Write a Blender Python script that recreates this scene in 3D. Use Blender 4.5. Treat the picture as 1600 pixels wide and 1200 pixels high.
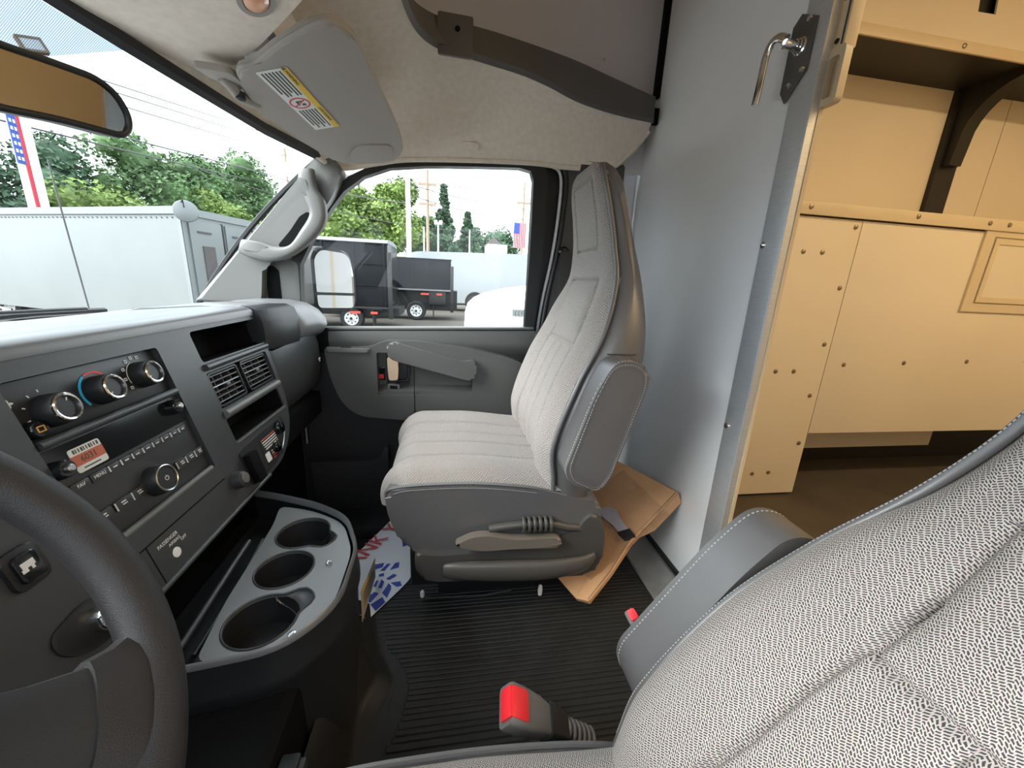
import bpy, bmesh, math, random
from math import sin, cos, pi, radians, sqrt
from mathutils import Vector, Matrix
from mathutils.geometry import tessellate_polygon

for _o in list(bpy.data.objects):
    bpy.data.objects.remove(_o, do_unlink=True)
scene = bpy.context.scene
COL = scene.collection
random.seed(7)

# ------------------------------------------------------------------ camera
# x = towards the passenger door, y = towards the bonnet, z = up; cab floor is z = 0
cam_data = bpy.data.cameras.new('camera')
cam_data.sensor_fit = 'HORIZONTAL'
cam_data.angle = 2 * math.atan(800 / 600)
cam_data.clip_start = 0.01
cam_data.clip_end = 500
cam = bpy.data.objects.new('camera', cam_data)
COL.objects.link(cam)
R_ = Vector((-0.15408284, -0.98693988, 0.04699096))
U_ = Vector((0.26053246, 0.00529299, 0.96545058))
F_ = Vector((0.95309040, -0.16100203, -0.25631431))
M_ = Matrix((R_, U_, -F_)).transposed().to_4x4()
M_.translation = (-0.65, 0, 0.88)
cam.matrix_world = M_
scene.camera = cam

# ------------------------------------------------------------------ sky and exposure
scene.view_settings.view_transform = 'Standard'
scene.view_settings.look = 'None'
scene.view_settings.exposure = 2.08
scene.view_settings.gamma = 1.0
scene.view_settings.use_curve_mapping = False
SKY_STRENGTH = 1.0
world = bpy.data.worlds.new('overcast_sky')
scene.world = world
world.use_nodes = True
wt = world.node_tree
wt.nodes.clear()
w_out = wt.nodes.new('ShaderNodeOutputWorld')
w_bg = wt.nodes.new('ShaderNodeBackground')
w_tc = wt.nodes.new('ShaderNodeTexCoord')
w_map = wt.nodes.new('ShaderNodeMapping')
w_map.inputs['Scale'].default_value = (1, 1, 2.6)
w_nz = wt.nodes.new('ShaderNodeTexNoise')
w_nz.inputs['Scale'].default_value = 3.2
w_nz.inputs['Detail'].default_value = 5
w_rp = wt.nodes.new('ShaderNodeValToRGB')
w_rp.color_ramp.elements[0].position = 0.40
w_rp.color_ramp.elements[0].color = (0.70, 0.80, 0.90, 1)
w_rp.color_ramp.elements[1].position = 0.60
w_rp.color_ramp.elements[1].color = (0.93, 0.98, 1.0, 1)
wt.links.new(w_tc.outputs['Generated'], w_map.inputs['Vector'])
wt.links.new(w_map.outputs['Vector'], w_nz.inputs['Vector'])
wt.links.new(w_nz.outputs['Fac'], w_rp.inputs['Fac'])
wt.links.new(w_rp.outputs['Color'], w_bg.inputs['Color'])
w_bg.inputs['Strength'].default_value = SKY_STRENGTH
wt.links.new(w_bg.outputs['Background'], w_out.inputs['Surface'])

sun_d = bpy.data.lights.new('veiled_sun', 'SUN')      # sun behind thin cloud, ahead of the windscreen
sun_d.energy = 2.3
sun_d.angle = radians(42)
sun_d.color = (1.0, 0.98, 0.95)
sun = bpy.data.objects.new('veiled_sun', sun_d)
sun.rotation_euler = Vector((0.30, -0.76, -0.57)).to_track_quat('-Z', 'Y').to_euler()
COL.objects.link(sun)

# ------------------------------------------------------------------ materials
MATS = {}
def mat(name, col, rough=0.5, metal=0.0, spec=0.5, var=0.0, vscale=8.0, bump=0.0, bscale=300.0,
        coat=0.0, emit=None, estr=0.0, sheen=0.0, stretch=None, col2=None):
    m = bpy.data.materials.new(name)
    m.use_nodes = True
    nt = m.node_tree
    b = nt.nodes['Principled BSDF']
    b.inputs['Base Color'].default_value = (*col, 1)
    b.inputs['Roughness'].default_value = rough
    b.inputs['Metallic'].default_value = metal
    b.inputs['Specular IOR Level'].default_value = spec
    b.inputs['Coat Weight'].default_value = coat
    b.inputs['Sheen Weight'].default_value = sheen
    tc = nt.nodes.new('ShaderNodeTexCoord')
    vec = tc.outputs['Object']
    if stretch:
        mp = nt.nodes.new('ShaderNodeMapping')
        mp.inputs['Scale'].default_value = stretch
        nt.links.new(vec, mp.inputs['Vector'])
        vec = mp.outputs['Vector']
    if var > 0 or col2:
        n = nt.nodes.new('ShaderNodeTexNoise')
        n.inputs['Scale'].default_value = vscale
        n.inputs['Detail'].default_value = 6
        nt.links.new(vec, n.inputs['Vector'])
        r = nt.nodes.new('ShaderNodeValToRGB')
        r.color_ramp.elements[0].position = 0.3
        r.color_ramp.elements[1].position = 0.7
        a = tuple(max(0, c * (1 - var)) for c in col)
        c2 = col2 if col2 else tuple(min(1, c * (1 + var)) for c in col)
        r.color_ramp.elements[0].color = (*a, 1)
        r.color_ramp.elements[1].color = (*c2, 1)
        nt.links.new(n.outputs['Fac'], r.inputs['Fac'])
        nt.links.new(r.outputs['Color'], b.inputs['Base Color'])
    if bump > 0:
        n2 = nt.nodes.new('ShaderNodeTexNoise')
        n2.inputs['Scale'].default_value = bscale
        n2.inputs['Detail'].default_value = 2
        nt.links.new(vec, n2.inputs['Vector'])
        bp = nt.nodes.new('ShaderNodeBump')
        bp.inputs['Strength'].default_value = bump
        bp.inputs['Distance'].default_value = 0.002
        nt.links.new(n2.outputs['Fac'], bp.inputs['Height'])
        nt.links.new(bp.outputs['Normal'], b.inputs['Normal'])
    if emit:
        b.inputs['Emission Color'].default_value = (*emit, 1)
        b.inputs['Emission Strength'].default_value = estr
    MATS[name] = m
    return m

def glass_mat(name, tint, refl=0.06, rough=0.0):
    m = bpy.data.materials.new(name)
    m.use_nodes = True
    nt = m.node_tree
    nt.nodes.clear()
    o = nt.nodes.new('ShaderNodeOutputMaterial')
    t = nt.nodes.new('ShaderNodeBsdfTransparent')
    t.inputs['Color'].default_value = (*tint, 1)
    g = nt.nodes.new('ShaderNodeBsdfGlossy')
    g.inputs['Roughness'].default_value = rough
    mx = nt.nodes.new('ShaderNodeMixShader')
    mx.inputs['Fac'].default_value = refl
    nt.links.new(t.outputs[0], mx.inputs[1])
    nt.links.new(g.outputs[0], mx.inputs[2])
    nt.links.new(mx.outputs[0], o.inputs['Surface'])
    MATS[name] = m
    return m

def weave_mat(name, light, dark, pitch=0.0034, colw=0.0090):
    """herringbone wool cloth: slanted dark dashes in zigzag columns, laid out in the UV map (metres)"""
    m = bpy.data.materials.new(name)
    m.use_nodes = True
    nt = m.node_tree
    b = nt.nodes['Principled BSDF']
    b.inputs['Roughness'].default_value = 0.95
    b.inputs['Specular IOR Level'].default_value = 0.1
    b.inputs['Sheen Weight'].default_value = 0.15
    def math_(op, a, c=None, d=None):
        n = nt.nodes.new('ShaderNodeMath')
        n.operation = op
        for i, s in enumerate((a, c, d)):
            if s is None:
                continue
            if isinstance(s, (int, float)):
                n.inputs[i].default_value = s
            else:
                nt.links.new(s, n.inputs[i])
        return n.outputs[0]
    uv = nt.nodes.new('ShaderNodeUVMap')
    uv.uv_map = 'UVMap'
    nz = nt.nodes.new('ShaderNodeTexNoise')
    nz.inputs['Scale'].default_value = 180
    nz.inputs['Detail'].default_value = 2
    nt.links.new(uv.outputs['UV'], nz.inputs['Vector'])
    sp = nt.nodes.new('ShaderNodeSeparateXYZ')
    nt.links.new(uv.outputs['UV'], sp.inputs[0])
    jit = math_('MULTIPLY', math_('SUBTRACT', nz.outputs['Fac'], 0.5), 0.0022)
    u = math_('ADD', sp.outputs['X'], jit)
    v = math_('ADD', sp.outputs['Y'], jit)
    zig = math_('PINGPONG', math_('DIVIDE', u, colw), 1.0)
    t = math_('ADD', math_('DIVIDE', v, pitch), math_('MULTIPLY', zig, 1.75))
    row = math_('FLOOR', t)
    stripe = math_('LESS_THAN', math_('FRACT', t), 0.56)
    gate = math_('LESS_THAN', math_('FRACT', math_('ADD', math_('DIVIDE', u, colw * 0.5), math_('MULTIPLY', row, 0.37))), 0.78)
    dash = math_('MULTIPLY', stripe, gate)
    mx = nt.nodes.new('ShaderNodeMix')
    mx.data_type = 'RGBA'
    mx.inputs['A'].default_value = (*light, 1)
    mx.inputs['B'].default_value = (*dark, 1)
    nt.links.new(math_('MULTIPLY', dash, 0.92), mx.inputs['Factor'])
    n3 = nt.nodes.new('ShaderNodeTexNoise')
    n3.inputs['Scale'].default_value = 900
    nt.links.new(uv.outputs['UV'], n3.inputs['Vector'])
    mm = nt.nodes.new('ShaderNodeMix')
    mm.data_type = 'RGBA'
    mm.blend_type = 'MULTIPLY'
    mm.inputs['Factor'].default_value = 0.5
    nt.links.new(mx.outputs['Result'], mm.inputs['A'])
    nt.links.new(n3.outputs['Color'], mm.inputs['B'])
    gain = nt.nodes.new('ShaderNodeMix')
    gain.data_type = 'RGBA'
    gain.blend_type = 'MULTIPLY'
    gain.inputs['Factor'].default_value = 1
    gain.inputs['B'].default_value = (1.3, 1.3, 1.3, 1)
    nt.links.new(mm.outputs['Result'], gain.inputs['A'])
    nt.links.new(gain.outputs['Result'], b.inputs['Base Color'])
    bp = nt.nodes.new('ShaderNodeBump')
    bp.inputs['Strength'].default_value = 0.5
    bp.inputs['Distance'].default_value = 0.0012
    nt.links.new(math_('SUBTRACT', 1.0, dash), bp.inputs['Height'])
    nt.links.new(bp.outputs['Normal'], b.inputs['Normal'])
    MATS[name] = m
    return m

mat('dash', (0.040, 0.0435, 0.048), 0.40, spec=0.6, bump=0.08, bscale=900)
mat('dash_sky_sheen', (0.12, 0.123, 0.13), 0.36, spec=0.9, bump=0.05, bscale=900)  # paler than dash: sky reflection on upward faces painted into the colour
mat('cap_sky_sheen', (0.17, 0.175, 0.185), 0.36, spec=0.9, bump=0.05, bscale=900)  # sky light on the dash end put into a still paler colour
mat('lever', (0.15, 0.13, 0.112), 0.35)
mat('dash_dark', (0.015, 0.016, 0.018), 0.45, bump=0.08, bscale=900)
mat('panel_black', (0.016, 0.017, 0.019), 0.42)
mat('gloss_black', (0.008, 0.010, 0.012), 0.12)
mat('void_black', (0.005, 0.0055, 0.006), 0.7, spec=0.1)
mat('button', (0.035, 0.037, 0.040), 0.40)
mat('print_white', (0.75, 0.75, 0.75), 0.6)
mat('print_amber', (0.70, 0.38, 0.08), 0.6)
mat('print_blue', (0.03, 0.42, 0.80), 0.5)
mat('print_red', (0.62, 0.06, 0.06), 0.5)
mat('chrome', (0.85, 0.86, 0.87), 0.12, metal=1.0)
mat('satin', (0.55, 0.56, 0.57), 0.30, metal=1.0)
mat('leather', (0.018, 0.0165, 0.018), 0.48, bump=0.32, bscale=1300)
mat('vinyl', (0.105, 0.102, 0.104), 0.38, spec=1.0, bump=0.12, bscale=700, var=0.05)
mat('shield', (0.070, 0.066, 0.062), 0.38, bump=0.08, bscale=700)
mat('door_trim', (0.082, 0.083, 0.081), 0.40, bump=0.10, bscale=800)
mat('door_dark', (0.026, 0.026, 0.028), 0.5, bump=0.10, bscale=800)
mat('pillar', (0.135, 0.138, 0.134), 0.45, bump=0.06, bscale=800)
mat('headliner', (0.78, 0.71, 0.62), 0.95, spec=0.1, var=0.06, vscale=60, bump=0.15, bscale=900)
mat('visor', (0.36, 0.335, 0.31), 0.85, spec=0.2, bump=0.1, bscale=900)
mat('rubber', (0.013, 0.014, 0.015), 0.55, spec=0.5, var=0.3, vscale=12, bump=0.05, bscale=500)
mat('seal', (0.012, 0.013, 0.015), 0.5)
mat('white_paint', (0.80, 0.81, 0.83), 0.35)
mat('partition', (0.90, 0.92, 0.95), 0.36, var=0.03, vscale=3)
mat('attic', (0.74, 0.73, 0.77), 0.55, var=0.03, vscale=3)
mat('cutout_trim', (0.105, 0.100, 0.095), 0.45)
mat('aluminium', (0.66, 0.69, 0.72), 0.42, metal=0.55, var=0.08, vscale=9, stretch=(3, 3, 90), bump=0.1, bscale=60)
mat('steel_strip', (0.42, 0.42, 0.41), 0.42, metal=0.6, var=0.12, vscale=20)
mat('cargo', (0.76, 0.66, 0.50), 0.50, var=0.03, vscale=2)
mat('cargo_trim', (0.70, 0.57, 0.38), 0.40, var=0.04, vscale=4)
mat('cargo_floor', (0.075, 0.058, 0.040), 0.7, var=0.15, vscale=6)
mat('bracket', (0.012, 0.011, 0.009), 0.5)
mat('screw', (0.30, 0.25, 0.18), 0.4, metal=0.8)
mat('cardboard', (0.70, 0.40, 0.21), 0.8, var=0.10, vscale=9, bump=0.1, bscale=90)
mat('shrink_wrap', (0.52, 0.30, 0.16), 0.10, coat=0.5, bump=0.9, bscale=16)
mat('lilac', (0.45, 0.43, 0.50), 0.8, var=0.1, vscale=30)
mat('paper', (0.80, 0.82, 0.87), 0.7, var=0.02, vscale=5)
mat('paper_blue', (0.045, 0.085, 0.42), 0.7)
mat('paper_red', (0.62, 0.07, 0.08), 0.7)
mat('label_white', (0.72, 0.74, 0.72), 0.6)
mat('label_yellow', (0.75, 0.50, 0.05), 0.6)
mat('label_ink', (0.06, 0.06, 0.06), 0.6)
mat('label_rust', (0.50, 0.13, 0.07), 0.6)
mat('tag_tan', (0.46, 0.42, 0.33), 0.8)
mat('tan_card', (0.47, 0.34, 0.24), 0.8)
mat('buckle', (0.150, 0.140, 0.132), 0.42)
mat('red_button', (0.85, 0.03, 0.04), 0.35)
mat('webbing', (0.06, 0.058, 0.056), 0.8)
mat('lamp_lens', (0.85, 0.42, 0.25), 0.15, coat=0.6)
mat('mirror', (0.42, 0.42, 0.41), 0.02, metal=1.0)
mat('stitch', (0.34, 0.34, 0.34), 0.8)
mat('piping', (0.50, 0.48, 0.44), 0.7)
mat('lower_white', (0.85, 0.85, 0.85), 0.4)
# outdoors
mat('asphalt', (0.100, 0.088, 0.076), 0.9, var=0.12, vscale=1.2)
mat('grass', (0.22, 0.27, 0.05), 0.95, var=0.3, vscale=0.5)
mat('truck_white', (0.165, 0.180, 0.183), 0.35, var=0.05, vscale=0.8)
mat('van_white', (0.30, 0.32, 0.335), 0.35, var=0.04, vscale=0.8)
mat('truck_grey', (0.18, 0.195, 0.20), 0.4)  # plain pale grey for rails, posts, rivets and vents
mat('truck_black', (0.010, 0.011, 0.013), 0.25, spec=0.12, var=0.2, vscale=2)
mat('truck_frame', (0.015, 0.015, 0.016), 0.5)
mat('tyre', (0.02, 0.02, 0.022), 0.8)
mat('wheel_white', (0.72, 0.72, 0.70), 0.4)
mat('bark', (0.12, 0.09, 0.06), 0.9, var=0.2, vscale=3)
mat('pole_wood', (0.30, 0.22, 0.16), 0.9, var=0.1, vscale=2)
mat('pole_white', (0.75, 0.76, 0.76), 0.5)
mat('wire', (0.06, 0.06, 0.065), 0.6)
mat('leaf_bright', (0.150, 0.225, 0.055), 0.7, var=0.35, vscale=0.6)
mat('leaf_mid', (0.088, 0.160, 0.060), 0.7, var=0.35, vscale=0.6)
mat('leaf_deep', (0.060, 0.115, 0.065), 0.7, var=0.35, vscale=0.6)
mat('flag_blue', (0.03, 0.07, 0.30), 0.8)
mat('flag_red', (0.60, 0.06, 0.09), 0.8)
mat('flag_white', (0.80, 0.78, 0.76), 0.8)
mat('roof_dark', (0.08, 0.07, 0.07), 0.8)
mat('reflector_red', (0.6, 0.08, 0.05), 0.3)
glass_mat('windscreen', (0.93, 0.97, 0.96), 0.02)
glass_mat('side_glass', (0.97, 0.985, 0.98), 0.012)
glass_mat('film', (0.94, 0.94, 0.94), 0.12, 0.1)
weave_mat('seat_cloth', (0.49, 0.448, 0.415), (0.030, 0.028, 0.034), 0.0030, 0.0074)

# ------------------------------------------------------------------ helpers
def link(o, parent=None):
    COL.objects.link(o)
    if parent is not None:
        o.parent = parent
        w = WORLD_OF[parent.name]
        o.matrix_parent_inverse = w.inverted()
    WORLD_OF[o.name] = o.matrix_basis.copy() if parent is None else Matrix.Identity(4)
    return o
WORLD_OF = {}

def thing(name, label, cat, loc=(0, 0, 0), group=None, kind=None):
    o = bpy.data.objects.new(name, None)
    o.empty_display_size = 0.05
    o.matrix_basis = Matrix.Translation(loc)
    COL.objects.link(o)
    WORLD_OF[o.name] = Matrix.Translation(loc)
    tag(o, label, cat, group, kind)
    return o

def tag(o, label=None, cat=None, group=None, kind=None):
    if label: o['label'] = label
    if cat: o['category'] = cat
    if group: o['group'] = group
    if kind: o['kind'] = kind
    return o

def from_bm(name, bm, m, parent=None, sharp=35, M=None, recalc=True):
    if M is not None:
        bmesh.ops.transform(bm, matrix=M, verts=bm.verts)
    if recalc:
        bmesh.ops.recalc_face_normals(bm, faces=bm.faces)
    me = bpy.data.meshes.new(name)
    bm.to_mesh(me)
    bm.free()
    for p in me.polygons:
        p.use_smooth = True
    me.set_sharp_from_angle(angle=radians(sharp))
    if m:
        me.materials.append(MATS[m])
    o = bpy.data.objects.new(name, me)
    return link(o, parent)

def mk(name, vs, fs, m, parent=None, sharp=35, M=None, recalc=True):
    bm = bmesh.new()
    V = [bm.verts.new(v) for v in vs]
    for f in fs:
        try:
            bm.faces.new([V[i] for i in f])
        except ValueError:
            pass
    return from_bm(name, bm, m, parent, sharp, M, recalc)

def bm_box(bm, mn, mx, bev=0.0, seg=2):
    r = bmesh.ops.create_cube(bm, size=1)
    vs = r['verts']
    for v in vs:
        v.co = Vector([mn[i] + (v.co[i] + 0.5) * (mx[i] - mn[i]) for i in range(3)])
    if bev > 0:
        es = list({e for v in vs for e in v.link_edges})
        bmesh.ops.bevel(bm, geom=es, offset=bev, segments=seg, profile=0.6, affect='EDGES')

def box(name, mn, mx, m, parent=None, bev=0.0, seg=2, M=None):
    mn, mx = [min(a, b) for a, b in zip(mn, mx)], [max(a, b) for a, b in zip(mn, mx)]
    bm = bmesh.new()
    bm_box(bm, mn, mx, bev, seg)
    return from_bm(name, bm, m, parent, M=M)

def boxes(name, lst, m, parent=None, M=None):
    bm = bmesh.new()
    for mn, mx in lst:
        bm_box(bm, mn, mx)
    return from_bm(name, bm, m, parent, M=M)

def frame(o, ax, ay):
    """4x4 with local x along ax, local y along ay (made orthogonal), origin o"""
    ax = Vector(ax).normalized()
    az = ax.cross(Vector(ay)).normalized()
    ay = az.cross(ax)
    Mx = Matrix((ax, ay, az)).transposed().to_4x4()
    Mx.translation = o
    return Mx

def rounded(pts, r, seg=4):
    """round the corners of a 2D outline; r is one radius or one per corner"""
    n = len(pts)
    out = []
    for i in range(n):
        p = Vector(pts[i]); a = Vector(pts[i - 1]); b = Vector(pts[(i + 1) % n])
        rr = r[i] if isinstance(r, (list, tuple)) else r
        da, db = (a - p), (b - p)
        k = min(rr, da.length * 0.49, db.length * 0.49)
        if k <= 1e-6:
            out.append(tuple(p)); continue
        s, e = p + da.normalized() * k, p + db.normalized() * k
        for j in range(seg + 1):
            t = j / seg
            out.append(tuple(s * (1 - t) ** 2 + p * 2 * t * (1 - t) + e * t * t))
    return out

def rect(x0, y0, x1, y1, r=0.0, seg=4):
    p = [(x0, y0), (x1, y0), (x1, y1), (x0, y1)]
    return rounded(p, r, seg) if r > 0 else p

def prism(name, pts, depth, M, m, parent=None, bev=0.0, seg=2, z0=0.0, sharp=35):
    """closed outline pts (local xy) extruded along local z from z0 to z0+depth"""
    bm = bmesh.new()
    a = [bm.verts.new((p[0], p[1], z0)) for p in pts]
    b = [bm.verts.new((p[0], p[1], z0 + depth)) for p in pts]
    bm.faces.new(a[::-1]); f2 = bm.faces.new(b)
    n = len(pts)
    for i in range(n):
        bm.faces.new((a[i], a[(i + 1) % n], b[(i + 1) % n], b[i]))
    if bev > 0:
        es = [e for e in bm.edges if (e.verts[0] in b and e.verts[1] in b) or (e.verts[0] in a and e.verts[1] in a)]
        bmesh.ops.bevel(bm, geom=es, offset=bev, segments=seg, profile=0.6, affect='EDGES')
    return from_bm(name, bm, m, parent, sharp, M)

def plate(name, outer, holes, depth, M, m, parent=None, z0=0.0):
    """flat plate with holes, thickness depth along local z"""
    loops = [outer] + list(holes)
    tris = tessellate_polygon([[Vector((p[0], p[1], 0)) for p in l] for l in loops])
    flat = [p for l in loops for p in l]
    n = len(flat)
    vs = [(p[0], p[1], z0) for p in flat] + [(p[0], p[1], z0 + depth) for p in flat]
    fs = [(t[0], t[2], t[1]) for t in tris] + [(t[0] + n, t[1] + n, t[2] + n) for t in tris]
    o = 0
    for l in loops:
        k = len(l)
        for i in range(k):
            j = (i + 1) % k
            fs.append((o + i, o + j, o + j + n, o + i + n))
        o += k
    return mk(name, vs, fs, m, parent, M=M)

def loft(name, rings, m, parent=None, closed=True, cap=True, M=None, sharp=40):
    n = len(rings[0])
    vs = [p for r in rings for p in r]
    fs = []
    for i in range(len(rings) - 1):
        for j in range(n if closed else n - 1):
            k = (j + 1) % n
            fs.append((i * n + j, i * n + k, (i + 1) * n + k, (i + 1) * n + j))
    if cap and closed:
        fs.append(tuple(range(n))[::-1])
        fs.append(tuple((len(rings) - 1) * n + j for j in range(n)))
    return mk(name, vs, fs, m, parent, sharp, M)

def catmull(pts, sub=6, closed=False):
    P = [Vector(p) for p in pts]
    n = len(P)
    out = []
    rng = range(n if closed else n - 1)
    for i in rng:
        p0 = P[i - 1] if (i > 0 or closed) else P[0]
        p1, p2 = P[i], P[(i + 1) % n]
        p3 = P[(i + 2) % n] if (closed or i + 2 < n) else P[-1]
        for j in range(sub):
            t = j / sub
            out.append(0.5 * ((2 * p1) + (p2 - p0) * t + (2 * p0 - 5 * p1 + 4 * p2 - p3) * t * t + (3 * p1 - p0 - 3 * p2 + p3) * t ** 3))
    if not closed:
        out.append(P[-1])
    return out

def tube_rings(pts, r, seg=8, closed=False, flat=1.0, up=None):
    P = [Vector(p) for p in pts]
    n = len(P)
    rings = []
    prev = None
    for i in range(n):
        if closed:
            t = P[(i + 1) % n] - P[i - 1]
        else:
            t = P[min(i + 1, n - 1)] - P[max(i - 1, 0)]
        t.normalize()
        if prev is None:
            a = Vector(up) if up else (Vector((0, 0, 1)) if abs(t.z) < 0.9 else Vector((1, 0, 0)))
        else:
            a = prev
        a = (a - t * a.dot(t)).normalized()
        prev = a
        b = t.cross(a)
        rr = r[i] if isinstance(r, (list, tuple)) else r
        rings.append([P[i] + a * rr * cos(2 * pi * k / seg) + b * rr * flat * sin(2 * pi * k / seg) for k in range(seg)])
    return rings

def tube(name, pts, r, m, parent=None, seg=8, closed=False, flat=1.0, up=None, M=None):
    rings = tube_rings(pts, r, seg, closed, flat, up)
    if closed:
        rings = rings + [rings[0]]
        bm = bmesh.new()
        n = seg; k = len(rings) - 1
        V = [[bm.verts.new(p) for p in rg] for rg in rings[:-1]]
        for i in range(k):
            for j in range(n):
                bm.faces.new((V[i][j], V[i][(j + 1) % n], V[(i + 1) % k][(j + 1) % n], V[(i + 1) % k][j]))
        return from_bm(name, bm, m, parent, 60, M)
    return loft(name, rings, m, parent, M=M, sharp=50)

def lathe(name, prof, M, m, parent=None, seg=24, sharp=35):
    """profile [(radius, height)] around local z"""
    vs, fs = [], []
    for r, h in prof:
        for k in range(seg):
            vs.append((r * cos(2 * pi * k / seg), r * sin(2 * pi * k / seg), h))
    for i in range(len(prof) - 1):
        for k in range(seg):
            j = (k + 1) % seg
            fs.append((i * seg + k, i * seg + j, (i + 1) * seg + j, (i + 1) * seg + k))
    bm = bmesh.new()
    V = [bm.verts.new(v) for v in vs]
    for f in fs:
        bm.faces.new([V[i] for i in f])
    bmesh.ops.remove_doubles(bm, verts=bm.verts, dist=1e-6)
    return from_bm(name, bm, m, parent, sharp, M)

def grid(name, fn, nu, nv, m, parent=None, uvfn=None, sharp=60):
    vs = [fn(i / nu, j / nv) for j in range(nv + 1) for i in range(nu + 1)]
    fs = [(j * (nu + 1) + i, j * (nu + 1) + i + 1, (j + 1) * (nu + 1) + i + 1, (j + 1) * (nu + 1) + i)
          for j in range(nv) for i in range(nu)]
    me = bpy.data.meshes.new(name)
    me.from_pydata([tuple(v) for v in vs], [], fs)
    if uvfn:
        uvl = me.uv_layers.new(name='UVMap')
        for lp in me.loops:
            k = lp.vertex_index
            uvl.data[lp.index].uv = uvfn((k % (nu + 1)) / nu, (k // (nu + 1)) / nv)
    for p in me.polygons:
        p.use_smooth = True
    me.set_sharp_from_angle(angle=radians(sharp))
    me.materials.append(MATS[m])
    return link(bpy.data.objects.new(name, me), parent)

def dup(o, M, parent=None):
    """another piece sharing the mesh; M moves the source piece to its place"""
    c = o.copy()
    COL.objects.link(c)
    if parent is not None:
        c.parent = parent
        c.matrix_parent_inverse = WORLD_OF[parent.name].inverted()
    c.matrix_basis = M
    WORLD_OF[c.name] = M
    return c

def text(name, body, size, M, m, parent=None, ext=0.0002, align='CENTER'):
    cu = bpy.data.curves.new(name, 'FONT')
    cu.body = body
    cu.size = size
    cu.extrude = ext
    cu.align_x = align
    cu.align_y = 'CENTER'
    cu.resolution_u = 3
    tmp = bpy.data.objects.new('tmp_text', cu)
    COL.objects.link(tmp)
    dg = bpy.context.evaluated_depsgraph_get()
    me = bpy.data.meshes.new_from_object(tmp.evaluated_get(dg))
    bpy.data.objects.remove(tmp, do_unlink=True)
    bpy.data.curves.remove(cu)
    me.transform(M)
    me.name = name
    me.materials.clear()
    me.materials.append(MATS[m])
    o = link(bpy.data.objects.new(name, me), parent)
    o['kind'] = 'stuff'
    return o

def interp(t, xs, ys):
    if t <= xs[0]: return ys[0]
    for i in range(len(xs) - 1):
        if t <= xs[i + 1]:
            k = (t - xs[i]) / (xs[i + 1] - xs[i])
            return ys[i] + (ys[i + 1] - ys[i]) * k
    return ys[-1]

def sstep(a, b, t):
    k = max(0.0, min(1.0, (t - a) / (b - a)))
    return k * k * (3 - 2 * k)

T = Matrix.Translation
I4 = Matrix.Identity(4)
YZ = Matrix(((0, 0, 1, 0), (1, 0, 0, 0), (0, 1, 0, 0), (0, 0, 0, 1)))   # local x -> y, local y -> z, local z -> x
# ================================================================== the cab shell
XM = -0.04                                   # middle of the vehicle
def mir(p):
    return (2 * XM - p[0], p[1], p[2])

# ---- floor with its ribbed rubber mat
fl = thing('floor', 'black ribbed rubber floor mat between the two seats', 'floor', (0, 0, 0), kind='structure')
box('floor_pan', (-0.97, -0.72, -0.06), (0.84, 0.20, 0.0), 'rubber', fl)
box('toe_pan', (0.10, 0.20, -0.14), (0.84, 0.80, -0.08), 'rubber', fl)
box('sill_step', (0.66, 0.02, -0.08), (0.86, 0.60, -0.03), 'rubber', fl, bev=0.01)
RX = [-0.20, -0.12, -0.09, -0.05, 0.012, 0.05, 0.085, 0.125, 0.19, 0.3, 0.7]
RY = [0.15, 0.13, 0.11, 0.095, 0.085, 0.094, 0.115, 0.15, 0.20, 0.20, 0.20]
x = -0.215
k = 0
while x < 0.66:
    y0 = interp(x, RX, RY)
    w_ = 0.0085 if k % 3 else 0.0125
    box('rib', (x, -0.585, 0.0), (x + w_, y0, 0.003), 'rubber', fl, bev=0.0012, seg=1)
    x += 0.0118 if k % 3 else 0.0150
    k += 1
# raised lip of the mat where it meets the engine cover
def lip(u, v):
    xx = -0.30 + 0.56 * u
    base = interp(xx, [-0.3, -0.12, -0.02, 0.05, 0.13, 0.26], [0.17, 0.165, 0.175, 0.165, 0.20, 0.235])
    wob = 0.018 * math.exp(-((xx - 0.03) / 0.045) ** 2)
    return Vector((xx, base - 0.05 + 0.10 * v - wob * sin(pi * v), 0.002 + (0.015 + 0.012 * sin(9 * xx)) * sstep(0.1, 0.7, v) + 0.16 * sstep(0.55, 1.0, v)))
grid('mat_lip', lip, 40, 16, 'rubber', fl)

# ---- firewall, kick panel and the lower parts nobody lights
wf = thing('wall_front', 'black firewall at the front of the passenger footwell', 'wall', (0, .8, 0), kind='structure')
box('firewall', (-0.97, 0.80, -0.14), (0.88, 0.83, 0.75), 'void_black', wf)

box('kick_panel', (.850, .50, -.14), (.862, .83, .75), 'void_black', wf)
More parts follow.
